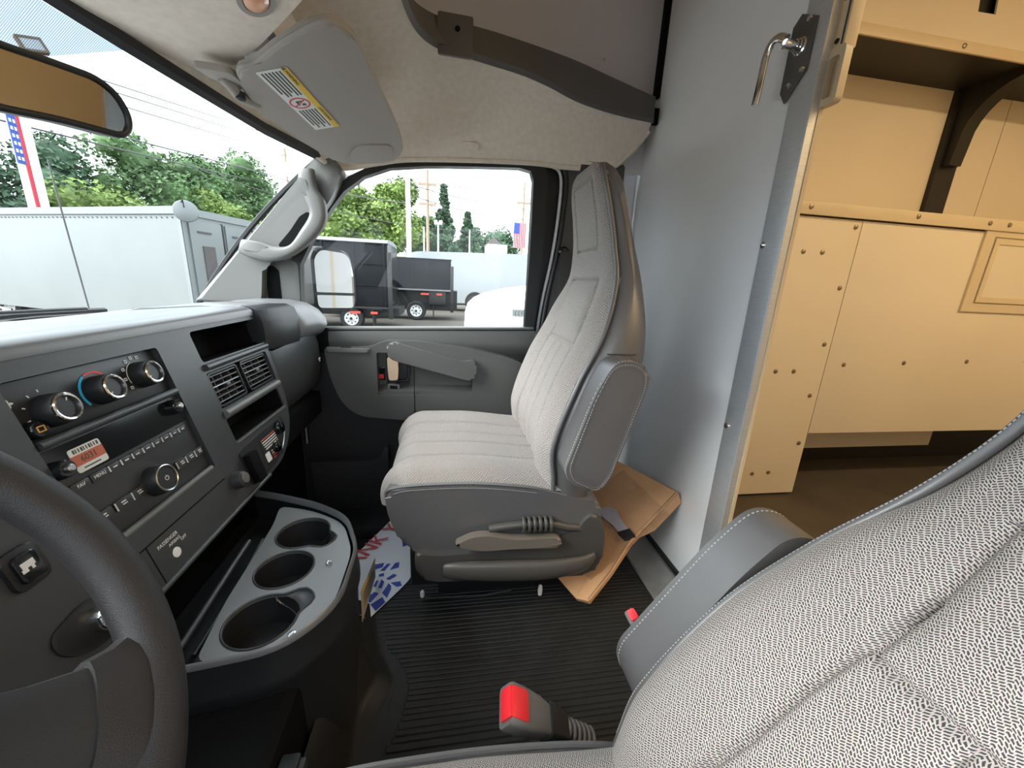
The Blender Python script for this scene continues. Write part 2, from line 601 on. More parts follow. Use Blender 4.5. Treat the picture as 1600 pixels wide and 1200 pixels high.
# ---- headliner
O_R = [(-.04, .565, 1.25), (.1, .555, 1.25), (.2, .53, 1.243), (.32, .50, 1.237), (.55, .465, 1.238), (.76, .425, 1.238), (.835, .36, 1.222),
       (.845, .245, 1.247), (.845, .14, 1.268), (.845, -.06, 1.284), (.845, -.29, 1.295), (.84, -.40, 1.291), (.82, -.56, 1.297), (.81, -.63, 1.345), (.80, -.69, 1.42)]
L_R = [(-.04, .12, 1.465), (.1, .12, 1.465), (.2, .118, 1.465), (.3, .113, 1.463), (.42, .103, 1.46), (.50, .08, 1.458), (.545, .04, 1.456),
       (.565, -.02, 1.455), (.585, -.10, 1.453), (.61, -.20, 1.45), (.65, -.29, 1.447), (.70, -.38, 1.443), (.735, -.47, 1.441), (.757, -.58, 1.437), (.77, -.69, 1.435)]
U_R = [(-.04, .15, 1.53), (.1, .15, 1.53), (.2, .148, 1.53), (.3, .14, 1.53), (.44, .122, 1.53), (.515, .09, 1.53), (.55, .05, 1.53),
       (.567, .0, 1.53), (.59, -.1, 1.533), (.62, -.2, 1.535), (.655, -.30, 1.538), (.69, -.39, 1.54), (.73, -.5, 1.535), (.77, -.61, 1.53), (.80, -.70, 1.525)]
def both(c):
    c = catmull(c, 6)
    return [Vector(mir(p)) for p in c[:0:-1]] + c
Oc, Lc, Uc = both(O_R), both(L_R), both(U_R)
ce = thing('ceiling', 'beige cloth headliner above the windscreen and passenger door', 'headliner', (XM, 0.1, 1.4), kind='structure')
def hl(u, v):
    i = min(int(round(u * (len(Oc) - 1))), len(Oc) - 1)
    a, b = Oc[i], Lc[i]
    p = a.lerp(b, v)
    p.z += 0.055 * sin(pi * v) * (1 - 0.3 * v) * min(1.0, (a - b).length / 0.18)
    return p
grid('headliner_cloth', hl, len(Oc) - 1, 14, 'headliner', ce)
tube('headliner_edge', [p + Vector((0, 0, -0.004)) for p in Oc], 0.008, 'headliner', ce, seg=6)
# cloth patch that covers the coat hook
prism('hook_cover', rect(-0.028, -0.010, 0.028, 0.010, 0.008), 0.004, frame((0.815, -0.065, 1.318), (0, -1, 0), (-0.45, 0, 1)), 'headliner', ce, bev=0.001)

tr = thing('trim_1', 'dark brown plastic trim round the edge of the roof cut-out', 'trim', (0.6, -0.2, 1.45), kind='structure')
rings = []
for i in range(len(Lc)):
    l, u = Lc[i], Uc[i]
    side = Vector((XM - l.x, -0.25 - l.y, 0)).normalized()
    rings.append([l + Vector((0, 0, -0.004)), l + side * 0.016 + Vector((0, 0, 0.004)), l.lerp(u, 0.32) + side * 0.012, u.lerp(l, 0.03), u - side * 0.010, u - side * 0.012 + Vector((0, 0, -0.02))])
loft('cutout_trim', rings, 'cutout_trim', tr, closed=False, cap=False)
# bracket cover with one screw hole near the corner of the trim
ci = Lc[len(Lc) // 2 + 6 * 7]; cu_ = Uc[len(Lc) // 2 + 6 * 7]
Mb = frame(ci.lerp(cu_, 0.45) + Vector((-0.018, 0, 0)), (0.05, -1, 0), (cu_ - ci))
prism('bracket_cover', rect(-0.045, -0.050, 0.045, 0.042, 0.004), 0.008, Mb, 'cutout_trim', tr, bev=0.002, z0=-0.004)
lathe('screw_hole', [(0.0065, 0), (0.0065, 0.0035), (0.004, 0.0035), (0, 0.001)], Mb @ T((0.005, 0.01, 0.003)), 'void_black', tr, seg=12)

# ---- the tall body's cavity above the cab roof
wr = thing('wall_right', 'grey inner side wall of the body above the headliner', 'wall', (0.86, -0.3, 1.5), kind='structure')
box('side_sheet', (0.865, -0.74, 1.42), (0.885, 0.34, 2.25), 'attic', wr)
box('front_panel', (0.855, -0.50, 1.44), (0.868, 0.30, 2.20), 'attic', wr, bev=0.003)
lathe('screw', [(0.006, 0), (0.006, 0.002), (0.003, 0.0035), (0, 0.0035)], frame((0.865, -0.525, 1.64), (0, 1, 0), (0, 0, 1)) @ Matrix.Rotation(pi, 4, 'X'), 'satin', wr, seg=12)
box('side_sheet_below', (0.925, -0.74, -0.05), (0.945, -0.50, 1.45), 'partition', wr)
box('joint_cover', (0.915, -0.66, 0.0), (0.926, -0.640, 1.40), 'cutout_trim', wr)
wl = box('wall_left', (-1.0, -0.74, 1.42), (-0.98, 0.34, 2.25), 'attic'); tag(wl, 'grey inner wall of the body on the driver side', 'wall', kind='structure')
wu = thing('wall_upper', 'grey front wall and roof of the cavity over the cab', 'wall', (0, 0.3, 1.5), kind='structure')
box('upper_front', (-1.0, 0.32, 1.30), (0.885, 0.34, 2.25), 'attic', wu)
box('outer_front', (.93, -.762, -.30), (1.18, -.745, 2.25), 'white_paint', wu)
box('outer_side', (1.16, -3.9, -.30), (1.18, -.76, 2.25), 'white_paint', wu)
box('upper_roof', (-1.2, -3.9, 2.23), (1.2, 0.34, 2.26), 'cargo', wu)
prism('outer_skin', [(.46, 1.06), (.40, 1.14), (.341, 1.20), (.245, 1.25), (.139, 1.272), (-.06, 1.286), (-.286, 1.298), (-.42, 1.298), (-.74, 1.298), (-.74, 1.45), (.50, 1.45), (.55, 1.2)], .006, YZ @ T((0, 0, .886)), 'white_paint', wu)

# ---- partition behind the passenger seat
pw = thing('wall_rear', 'plain white sheet partition behind the passenger seat', 'wall', (0.5, -0.73, 0), kind='structure')
box('partition_sheet', (0.196, -0.737, 0.0), (0.93, -0.72, 2.24), 'partition', pw)
box('partition_sheet', (-1.0, -0.737, 0.0), (-0.52, -0.72, 2.24), 'partition', pw)
box('black_gap', (0.806, -0.722, 1.525), (0.824, -0.700, 2.24), 'void_black', pw)
box('gap_stub', (0.800, -0.722, 1.44), (0.812, -0.700, 1.49), 'void_black', pw)
box('base_gasket', (0.16, -0.722, 0.002), (0.93, -0.709, 0.020), 'seal', pw)
stp = [(-0.709, 0.008), (-0.69, 0.010), (-0.60, 0.004), (-0.596, 0.0), (-0.709, 0.0)]
prism('threshold_strip', stp, 0.95, YZ @ T((0, 0, -0.02)), 'steel_strip', pw)
# riveted aluminium edging of the doorway
ed = thing('trim_2', 'brushed aluminium edging with rivets along the partition doorway', 'edging', (0.175, -0.72, 0), kind='structure')
box('edging_face', (0.142, -0.7225, 0.0), (0.201, -0.7155, 2.24), 'aluminium', ed, bev=0.001)
box('edging_return', (0.140, -0.734, 0.0), (0.144, -0.7165, 2.24), 'aluminium', ed)
rv = None
for z in (0.544, 0.990):
    Mr = frame((0.191, -0.7155, z), (1, 0, 0), (0, 0, 1)) @ Matrix.Rotation(0, 4, 'X')
    lathe('rivet', [(0.008, 0), (0.0075, 0.003), (0.004, 0.0055), (0, 0.006)], frame((0.191, -0.7155, z), (-1, 0, 0), (0, 0, 1)), 'chrome', ed, seg=16)

# ---- A pillar with grab handle
ap = thing('trim_3', 'grey A-pillar trim with a moulded grab handle', 'pillar trim', (0.82, 0.6, 0.76), kind='structure')
pp = [(.842, .769), (.419, 1.246), (.371, 1.241), (.345, 1.205), (.385, 1.12), (.455, 1.030), (.500, .955), (.53, .93), (.618, .905), (.632, .80), (.64, .765)]
prism('pillar_cover', rounded(pp, [0, .01, .02, .02, .03, .05, .02, .03, .03, .01, 0]), 0.065, YZ @ T((0, 0, 0.805)), 'pillar', ap, bev=0.012, seg=3)
g_out = catmull([(0, .428, 1.195), (0, .420, 1.140), (0, .398, 1.098), (0, .402, 1.036), (0, .447, .978), (0, .511, .930), (0, .575, .908), (0, .632, .915), (0, .672, .930)], 6)
g_in = catmull([(0, .470, 1.190), (0, .472, 1.150), (0, .456, 1.105), (0, .446, 1.060), (0, .478, 1.008), (0, .515, .962), (0, .560, .955), (0, .612, .968), (0, .658, .972)], 6)
gr3 = []
for i in range(len(g_out)):
    o_, n_ = g_out[i], g_in[i]
    lift = .012 * (abs(i / (len(g_out) - 1) - .5) * 2) ** 4
    def q3(k, xx):
        p = o_.lerp(n_, k)
        return (xx + lift, p.y, p.z)
    gr3.append([q3(0, .784), q3(0, .766), q3(.10, .759), q3(.30, .7565), q3(.70, .7565), q3(.90, .759), q3(1, .766), q3(1, .784)])
loft('grab_handle', gr3, 'pillar', ap, sharp=70)
box('handle_post', (.775, .435, 1.135), (.81, .462, 1.18), 'pillar', ap, bev=.005)
box('handle_post', (.775, .615, .925), (.81, .652, .962), 'pillar', ap, bev=.005)
prism('grip_shade_plate', rounded([(.462, 1.072), (.446, 1.060), (.478, 1.005), (.515, .958), (.552, .950), (.562, .962), (.520, 1.010), (.488, 1.055)], 0.008), 0.006, YZ @ T((0, 0, 0.8000)), 'void_black', ap)  # flat black plate paints the shade in the gap behind the grip
for pts in ([(.470, 1.165), (.447, 1.160), (.438, 1.115), (.455, 1.112), (.470, 1.135)], [(.640, .965), (.600, .962), (.575, .952), (.610, .935), (.655, .940)]):
    c = Vector((sum(p[0] for p in pts) / 5, sum(p[1] for p in pts) / 5))
    prism('bolt_cap', rounded(pts, 0.006), 0.004, YZ @ T((0, 0, 0.7585 if c.y > 1.0 else 0.7585)), 'pillar', ap, bev=0.001)
# driver side pillars, never in view but they shade the cab
lp = thing('trim_4', 'grey pillar trims around the driver door opening', 'pillar trim', (-0.93, 0.5, 0.76), kind='structure')
prism('pillar_cover', [(.842, .769), (.419, 1.246), (.36, 1.241), (.57, .80), (.60, .765)], 0.05, YZ @ T((0, 0, -0.95)), 'pillar', lp)
prism('rear_pillar', [(-.42, -.1), (-.42, 1.30), (-.72, 1.44), (-.72, -.1)], 0.06, YZ @ T((0, 0, -0.99)), 'door_trim', lp)

# ---- B pillar, body flange and seat belt
bp_ = thing('trim_5', 'dark grey B-pillar trim beside the passenger seat back', 'pillar trim', (0.86, -0.5, 0), kind='structure')
bpo = [(-.400, 1.30), (-.430, 1.25), (-.425, 1.10), (-.405, .95), (-.385, .80), (-.370, .65), (-.36, .40), (-.36, -.10), (-.64, -.10), (-.64, 1.33), (-.60, 1.30)]
prism('pillar_cover', rounded(bpo, 0.02), 0.05, YZ @ T((0, 0, 0.855)), 'door_trim', bp_, bev=0.010)
prism('door_jamb', [(-.30, 1.31), (-.43, 1.31), (-.44, 1.2), (-.43, .9), (-.40, -.1), (-.30, -.1)], 0.02, YZ @ T((0, 0, 0.888)), 'seal', bp_)
fl_pts = [(0.872, -0.309, 1.297), (0.872, -0.370, 1.294), (0.872, -0.402, 1.262), (0.872, -0.404, 1.148), (0.872, -0.390, .986), (0.872, -0.362, .813), (0.872, -0.349, .685), (0.872, -0.344, .579)]
tube('body_flange', catmull(fl_pts, 6), 0.0065, 'white_paint', bp_, seg=8)
tube('door_seal', [p + Vector((-0.012, -0.016, 0.004)) for p in catmull(fl_pts, 6)], 0.010, 'seal', bp_, seg=8)

sb = thing('seat_belt', 'dark seat belt webbing hanging on the B-pillar beside the passenger seat', 'seat belt', (0.82, -0.43, 0.7))
lathe('belt_guide', [(0.020, 0), (0.020, 0.012), (0.013, 0.020), (0, 0.021)], frame((0.855, -0.428, 1.0), (0, 1, 0), (0, 0, 1)) @ Matrix.Rotation(pi, 4, 'X'), 'gloss_black', sb, seg=20)
wb = [(0.835, -0.435, 1.0), (0.82, -0.432, 0.93), (0.80, -0.425, 0.86), (0.785, -0.42, 0.78), (0.775, -0.43, 0.66), (0.77, -0.44, 0.45)]
loft('webbing', [[Vector(p) + Vector((0, -0.024, 0)), Vector(p) + Vector((0, 0.024, 0)), Vector(p) + Vector((0.002, 0.024, 0)), Vector(p) + Vector((0.002, -0.024, 0))] for p in catmull(wb, 5)], 'webbing', sb)
tube('latch_plate', [(0.775, -0.405 + 0.022 * cos(a * pi / 8), 0.770 + 0.018 * sin(a * pi / 8)) for a in range(16)], 0.004, 'satin', sb, seg=6, closed=True)

# ---- passenger door
dr = thing('door_1', 'dark grey passenger door with pull handle and pocket', 'door', (0.84, 0.1, -0.1), kind='structure')
prism('door_panel', rounded([(.56, -.20), (.56, .60), (.47, .675), (-.325, .695), (-.338, .58), (-.34, -.20)], 0.02), 0.04, YZ @ T((0, 0, 0.832)), 'door_dark', dr, bev=0.008)
# upper roll under the glass
ur = [[(0.832, y, .600 + .004), (0.818, y, .625), (0.815, y, .650), (0.822, y, .676 + (0.456 - y) * .027), (0.845, y, .683 + (0.456 - y) * .027), (0.868, y, .680 + (0.456 - y) * .027), (0.868, y, .60)] for y in (0.465, 0.2, -0.05, -0.33)]
loft('belt_roll', ur, 'door_trim', dr)
prism('painted_sill_light', [(.47, .6815), (.47, .690), (-.325, .712), (-.325, .7035)], .044, YZ @ T((0, 0, .826)), 'pillar', dr, bev=.003)  # paler strip paints the skylight caught along the door's upper roll
mo = rounded([(.440, .622), (.288, .628), (.225, .655), (.12, .655), (-.10, .628), (-.225, .600), (-.285, .575), (-.290, .520), (-.272, .345), (.13, .345), (.335, .365), (.395, .420), (.430, .53)], [.01, .02, .02, .04, .06, .06, .02, .03, .02, .0, .06, .06, .05])
po = rounded([(.262, .610), (.262, .448), (-.086, .448), (-.088, .53), (.10, .600), (.18, .610)], [.008, .012, .02, .02, .02, .02])
plate('armrest_module', mo, [po[::-1]], 0.052, YZ @ T((0, 0, 0.782)), 'door_trim', dr)
prism('pocket_floor', [(.27, .455), (.27, .62), (-.10, .62), (-.10, .455)], 0.004, YZ @ T((0, 0, 0.826)), 'door_trim', dr)
prism('pocket_ledge', [(0.790, .445), (0.790, .462), (0.826, .478), (0.832, .445)], 0.348, frame((0, .262, 0), (1, 0, 0), (0, 0, 1)), 'door_trim', dr)
box('module_seam', (0.7805, 0.129, 0.347), (0.784, 0.1315, 0.60), 'void_black', dr)
pull = [(.221, .640), (.205, .652), (.185, .654), (.165, .645), (.0, .600), (-.055, .588), (-.090, .592), (-.100, .580), (-.099, .535), (-.085, .516), (-.06, .518), (.10, .562), (.205, .590), (.221, .610)]
prism('pull_handle', rounded(pull, 0.008, 3), 0.036, YZ @ T((0, 0, 0.748)), 'door_trim', dr, bev=0.008, seg=3)
box('pull_post', (0.775, 0.185, 0.598), (0.826, 0.216, 0.640), 'door_trim', dr, bev=0.006)
box('pull_post', (0.775, -0.092, 0.525), (0.826, -0.066, 0.578), 'door_trim', dr, bev=0.006)
# light grey cap on the front of the armrest
prism('vent_cap', rounded([(0.772, .432), (0.772, .285), (0.815, .275), (0.818, .435)], 0.010), 0.014, T((0, 0, 0.611)), 'pillar', dr, bev=0.004)
box('vent_slot', (0.782, 0.350, 0.6235), (0.798, 0.385, 0.6256), 'void_black', dr)
ls = box('lock_switch', (0.820, 0.240, 0.497), (0.828, 0.270, 0.547), 'gloss_black', dr, bev=0.002)
box('red_key', (0.8175, 0.245, 0.503), (0.8215, 0.265, 0.520), 'red_button', ls, bev=0.001)
ws = box('window_switch', (0.800, 0.186, 0.4655), (0.820, 0.230, 0.486), 'pillar', dr, bev=0.004)
box('switch_key', (0.797, 0.194, 0.469), (0.808, 0.222, 0.483), 'gloss_black', ws, bev=0.003)
lt = box('release_bezel', (0.820, 0.150, 0.480), (0.828, 0.236, 0.605), 'door_dark', dr, bev=0.004)
tube('release_lever', [(0.815, 0.170, 0.595), (0.812, 0.155, 0.575), (0.812, 0.150, 0.52), (0.814, 0.158, 0.497), (0.815, 0.21, 0.495)], 0.005, 'panel_black', dr, seg=8)
tg = prism('paper_sleeve', rounded([(.226, .592), (.188, .592), (.187, .545), (.190, .506), (.222, .505), (.225, .55)], 0.008), 0.020, YZ @ T((0, 0, 0.785)), 'tan_card')
bmod = tg; tag(tg, 'tan cardboard sleeve slipped over the inner door release', 'sleeve')
# map pocket with fine moulded ribs
prism('map_pocket', rounded([(.525, .178), (.285, .181), (.262, .20), (.245, .235), (.235, .235), (.235, -.16), (.49, -.16)], 0.012), 0.05, YZ @ T((0, 0, 0.788)), 'door_dark', dr, bev=0.005)
for i in range(11):
    z = 0.118 - i * 0.016
    box('pocket_rib', (0.7855, 0.325, z), (0.789, 0.500 - i * 0.002, z + 0.006), 'door_dark', dr)
box('door_edge_strip', (0.815, 0.528, 0.245), (0.826, 0.533, 0.385), 'satin', dr, M=T((0, 0.006, 0)))
# black window surround
wo = [(.545, .660), (.545, .80), (.540, .930), (.505, .985), (.460, 1.050), (.430, 1.095), (.400, 1.135), (.341, 1.197), (.245, 1.247), (.139, 1.268), (-.06, 1.282), (-.286, 1.294), (-.335, 1.286), (-.350, 1.25), (-.348, .95), (-.338, .80), (-.332, .690)]
wi = [(.525, .681), (.522, .80), (.515, .905), (.488, .955), (.455, 1.015), (.420, 1.065), (.400, 1.095), (.356, 1.150), (.291, 1.200), (.205, 1.234), (.09, 1.250), (.009, 1.257), (-.120, 1.266), (-.242, 1.2735), (-.285, 1.266), (-.296, 1.235), (-.297, 1.1), (-.297, .979), (-.292, .705)]
plate('window_surround', wo, [wi[::-1]], 0.035, YZ @ T((0, 0, 0.848)), 'seal', dr)
prism('sail_panel', rounded([(.528, .69), (.522, .905), (.54, .92), (.635, .91), (.65, .70)], 0.012), 0.02, YZ @ T((0, 0, 0.846)), 'pillar', dr, bev=0.004)
prism('sail_recess', rounded([(.585, .70), (.585, .88), (.60, .895), (.628, .895), (.628, .70)], 0.006), 0.004, YZ @ T((0, 0, 0.843)), 'void_black', dr)
wn = prism('window_1', wi, 0.004, YZ @ T((0, 0, 0.868)), 'side_glass'); tag(wn, 'clear glass of the passenger door window', 'window', kind='structure')

d2 = thing('door_2', 'unseen grey driver door added closed on the near side to cut skylight', 'door', (-0.95, 0.1, -0.1), kind='structure')  # out of view, added closed to cut skylight on the driver seat
prism('door_panel', rounded([(.56, -.20), (.56, .60), (.47, .675), (-.325, .695), (-.42, .58), (-.42, -.20)], 0.02), 0.04, YZ @ T((0, 0, -0.985)), 'door_trim', d2, bev=0.008)
# ---- windscreen
def ws_bottom(x):
    t = (x - XM) / 0.88
    return Vector((x, 0.935 - 0.085 * t * t, 0.752))
def ws_top(x):
    t = abs(x - XM)
    for i in range(len(Oc) - 1):
        pass
    xs = [0, .14, .24, .36, .59, .80, .88]
    return Vector((x, interp(t, xs, [.575, .565, .54, .51, .475, .43, .42]), interp(t, xs, [1.243, 1.243, 1.236, 1.230, 1.231, 1.240, 1.246])))
def ws_pt(x, v, off=0.0):
    a, b = ws_bottom(x), ws_top(x)
    p = a.lerp(b, v)
    n = Vector((0, 0.75, 0.66))
    return p + n * (0.025 * sin(pi * v) - off)
wsg = thing('window_2', 'large raked windscreen above the dashboard', 'windscreen', (XM, 0.9, 0.75), kind='structure')
grid('windscreen_glass', lambda u, v: ws_pt(-0.92 + 1.76 * u, v), 24, 10, 'windscreen', wsg)
tube('upper_seal', [ws_pt(-0.92 + 1.76 * i / 30, 1.0, 0.006) + Vector((0, -0.003, 0.001)) for i in range(31)], 0.0150, 'seal', wsg, seg=6)
tube('side_seal', [ws_pt(0.838, i / 12, 0.004) + Vector((-0.012, 0, 0)) for i in range(13)], 0.009, 'seal', wsg, seg=6)
tube('side_seal', [ws_pt(-0.918, i / 12, 0.004) + Vector((0.012, 0, 0)) for i in range(13)], 0.009, 'seal', wsg, seg=6)
# printed shade band behind the mirror
def shade_band_mat():
    m = bpy.data.materials.new('shade_band')
    m.use_nodes = True
    nt = m.node_tree
    nt.nodes.clear()
    o = nt.nodes.new('ShaderNodeOutputMaterial')
    t = nt.nodes.new('ShaderNodeBsdfTransparent')
    t.inputs['Color'].default_value = (0.34, 0.37, 0.40, 1)
    d = nt.nodes.new('ShaderNodeBsdfTransparent')
    d.inputs['Color'].default_value = (0.15, 0.17, 0.20, 1)
    tc = nt.nodes.new('ShaderNodeTexCoord')
    wv = nt.nodes.new('ShaderNodeTexWave')
    wv.bands_direction = 'X'
    wv.inputs['Scale'].default_value = 130
    mx = nt.nodes.new('ShaderNodeMixShader')
    nt.links.new(tc.outputs['Object'], wv.inputs['Vector'])
    nt.links.new(wv.outputs['Fac'], mx.inputs['Fac'])
    nt.links.new(t.outputs[0], mx.inputs[1])
    nt.links.new(d.outputs[0], mx.inputs[2])
    nt.links.new(mx.outputs[0], o.inputs['Surface'])
    MATS['shade_band'] = m
shade_band_mat()
grid('shade_band', lambda u, v: ws_pt(-0.45 + 0.66 * u, 1 - (0.02 + 0.17 * v * min(1.0, (1 - u) * 7.0 + 0.02)), 0.003), 24, 4, 'shade_band', wsg)
# ================================================================== dashboard
MB = frame((0, 0.46, 0.5), (1, 0, 0), (0, 0.268, 1))      # plane of the centre fascia, local z points to the cabin
SZ = 1.0353
def bz(x, z):
    return (x, (z - 0.5) * SZ)
def brect(x0, z0, x1, z1, r=0.0, seg=4):
    return rect(x0, (z0 - 0.5) * SZ, x1, (z1 - 0.5) * SZ, r, seg)
def bpos(x, z, out=0.0):
    return MB @ Vector((x, (z - 0.5) * SZ, out))
def bM(x, z, out=0.0):
    return MB @ T((x, (z - 0.5) * SZ, out))
def liner(name, x0, z0, x1, z1, depth, m, parent, top=-0.004):
    a = [MB @ Vector((p[0], p[1], top)) for p in brect(x0, z0, x1, z1, 0.006)]
    b = [MB @ Vector((p[0], p[1], -depth)) for p in brect(x0 + .004, z0 + .004, x1 - .004, z1 - .004, 0.006)]
    n = len(a)
    fs = [(i, (i + 1) % n, n + (i + 1) % n, n + i) for i in range(n)] + [tuple(range(n, 2 * n))]
    return mk(name, a + b, fs, m, parent)

db = thing('dashboard', 'long dark grey dashboard with vents and storage bins', 'dashboard', (0.0, 0.6, 0.4))
top_prof = [(.527, .760), (.5275, .772), (.536, .780), (.556, .7835), (.562, .7815), (.568, .7835), (.66, .778), (.80, .765), (.93, .748), (.93, .70), (.66, .70), (.66, .754), (.534, .758)]
prism('top_pad', top_prof, 1.45, YZ @ T((0, 0, -0.95)), 'dash_sky_sheen', db, sharp=50)
prism('top_pad_end', [(.548, .66), (.548, .765), (.56, .784), (.66, .780), (.80, .768), (.93, .748), (.93, .66)], 0.328, YZ @ T((0, 0, 0.512)), 'dash_sky_sheen', db, bev=0.006)
outl = [bz(-.95, .762), bz(-.95, .396), bz(.28, .396), bz(.36, .400), bz(.43, .430), bz(.475, .470), bz(.503, .525), bz(.512, .62), bz(.515, .762)]
outl = rounded(outl, [0, .01, .03, .03, .04, .05, .03, 0, .02])
holes = [brect(-.130, .496, .128, .736, .008), brect(.228, .686, .508, .750, .010), brect(.222, .586, .492, .664, .006), brect(.218, .511, .474, .563, .006)]
plate('fascia', outl, [h[::-1] for h in holes], 0.018, MB, 'dash', db, z0=-0.018)
liner('upper_bin', .228, .686, .508, .750, 0.10, 'void_black', db)
liner('vent_duct', .222, .586, .492, .664, 0.05, 'void_black', db)
liner('lower_slot', .218, .511, .474, .563, 0.09, 'void_black', db)
tube('divider_bar', [bpos(.226, .675, 0.001), bpos(.506, .676, 0.001)], 0.0075, 'dash', db, seg=10)
tube('divider_bar', [bpos(.220, .574, 0.002), bpos(.488, .574, 0.002)], 0.0085, 'pillar', db, seg=10)
box('slot_lip', (.216, (.5075 - .5) * SZ, -.002), (.474, (.512 - .5) * SZ, .004), 'pillar', db, M=MB)
# two louvred outlets
for vi, (vx0, vx1) in enumerate(((.232, .340), (.364, .486))):
    vt = plate('vent', brect(vx0 - .004, .588, vx1 + .004, .662, .010), [brect(vx0, .592, vx1, .658, .008)[::-1]], 0.006, MB, 'panel_black', db, z0=-0.010)
    for i in range(6):
        z = .597 + i * .0112
        box('slat', (vx0, (z - .5) * SZ, -.022), (vx1, (z + .0022 - .5) * SZ, -.006), 'satin' if i in (0, 3) else 'pillar', vt, M=MB)  # paler slat colours stand in for highlights on their edges
    for i in range(3):
        xx = vx0 + (i + .7) * (vx1 - vx0) / 3.4
        box('divider', (xx, (.594 - .5) * SZ, -.026), (xx + .002, (.656 - .5) * SZ, -.012), 'button', vt, M=MB)
    box('thumb_tab', ((vx0 + vx1) / 2 - .008, (.622 - .5) * SZ, -.012), ((vx0 + vx1) / 2 + .008, (.630 - .5) * SZ, -.002), 'button', vt, bev=.002, M=MB)
# seams of the lower fascia
box('seam', (-.125, (.4655 - .5) * SZ, -.001), (.135, (.4675 - .5) * SZ, .0006), 'void_black', db, M=MB)
box('seam', (-.078, (.400 - .5) * SZ, -.001), (-.0765, (.4655 - .5) * SZ, .0006), 'void_black', db, M=MB)
tube('lower_edge', [bpos(-.94, .397, .000), bpos(.28, .397, .000)], 0.005, 'dash', db, seg=8)
# lower outlet panel with its printed warnings
pan = prism('outlet_panel', rounded([bz(.205, .408), bz(.33, .408), bz(.40, .440), bz(.425, .470), bz(.432, .498), bz(.235, .492), bz(.205, .486)], [.01, .03, .03, .03, .012, .01, .006]), 0.004, MB, 'panel_black', db, bev=.001)
tube('panel_rim', [MB @ Vector((*p, .004)) for p in rounded([bz(.36, .420), bz(.40, .445), bz(.422, .468)], .02)], 0.0022, 'satin', db, seg=6)
box('fuse_block', (.206, (.412 - .5) * SZ, .003), (.240, (.478 - .5) * SZ, .020), 'void_black', db, bev=.003, M=MB)
lb = prism('warning_print', brect(.285, .415, .372, .482, .004), 0.0006, MB, 'panel_black', db, z0=.004)
for i in range(5):
    box('print_line', (.292 + .002 * i, (.476 - i * .006 - .5) * SZ, .0046), (.366, (.4785 - i * .006 - .5) * SZ, .0050), 'print_white' if i else 'label_rust', lb, M=MB)
prism('print_block', brect(.286, .424, .308, .446, .004), .0006, MB, 'print_white', lb, z0=.0046)
for i in range(4):
    box('print_line', (.318, (.440 - i * .006 - .5) * SZ, .0046), (.348 - .006 * i, (.4425 - i * .006 - .5) * SZ, .0050), 'print_red' if i > 1 else 'print_white', lb, M=MB)
for (sx, szz, r_) in ((.385, .476, .017), (.338, .442, .013)):
    so = lathe('power_socket', [(r_, 0), (r_, .010), (r_ * .85, .014), (r_ * .8, .014), (r_ * .75, .004), (0, .004)], bM(sx, szz, .003), 'gloss_black', db, seg=20)
    box('socket_tether', (-.003, 0, .012), (.003, r_ * 1.4, .016), 'button', so, bev=.001, M=bM(sx, szz, .003))
# rocker cap beside the fuse block
lathe('socket_cap', [(.018, 0), (.018, .012), (.016, .020), (.010, .023), (0, .024)], bM(.162, .446, -.002), 'button', db, seg=24)
lathe('cap_face', [(.012, 0), (.011, .002), (0, .003)], bM(.162, .448, .021), 'pillar', db, seg=20)
# passenger airbag lamp
text('indicator_text', 'PASSENGER', .0085, bM(-.040, .452, .0004) , 'print_white', db)
text('indicator_text', 'AIRBAG', .0075, bM(-.030, .443, .0004), 'print_white', db)
text('indicator_text', 'OFF', .0075, bM(-.012, .437, .0004), 'print_white', db)
lathe('indicator_lamp', [(.0085, 0), (.008, .001), (.004, .0012), (0, .0012)], bM(-.036, .426, 0), 'lower_white', db, seg=16)
# switch pod and ignition left of the radio
sw = prism('switch_surround', brect(-.228, .522, -.190, .568, .010), .006, MB, 'dash_dark', db, bev=.002)
prism('switch_key', brect(-.222, .529, -.197, .561, .006), .006, MB, 'gloss_black', sw, bev=.002, z0=.004)
bo = boxes('trailer_icon', [((-.2175, (.545 - .5) * SZ, .010), (-.204, (.552 - .5) * SZ, .0105)), ((-.219, (.541 - .5) * SZ, .010), (-.213, (.545 - .5) * SZ, .0105)), ((-.209, (.541 - .5) * SZ, .010), (-.206, (.545 - .5) * SZ, .0105))], 'print_white', sw, M=MB)
ig = prism('ignition_recess', rounded([bz(-.185, .470), bz(-.228, .463), bz(-.232, .440), bz(-.210, .415), bz(-.170, .405), bz(-.150, .43), bz(-.15, .46)], .014), .003, MB, 'panel_black', db, bev=.001)
lathe('key_ring', [(.019, 0), (.019, .010), (.017, .013), (.015, .012), (.015, .004), (0, .004)], bM(-.172, .437, .002), 'chrome', ig, seg=24)
lathe('key_barrel', [(.013, 0), (.013, .006), (.0115, .008), (0, .008)], bM(-.172, .437, .004), 'satin', ig, seg=24)
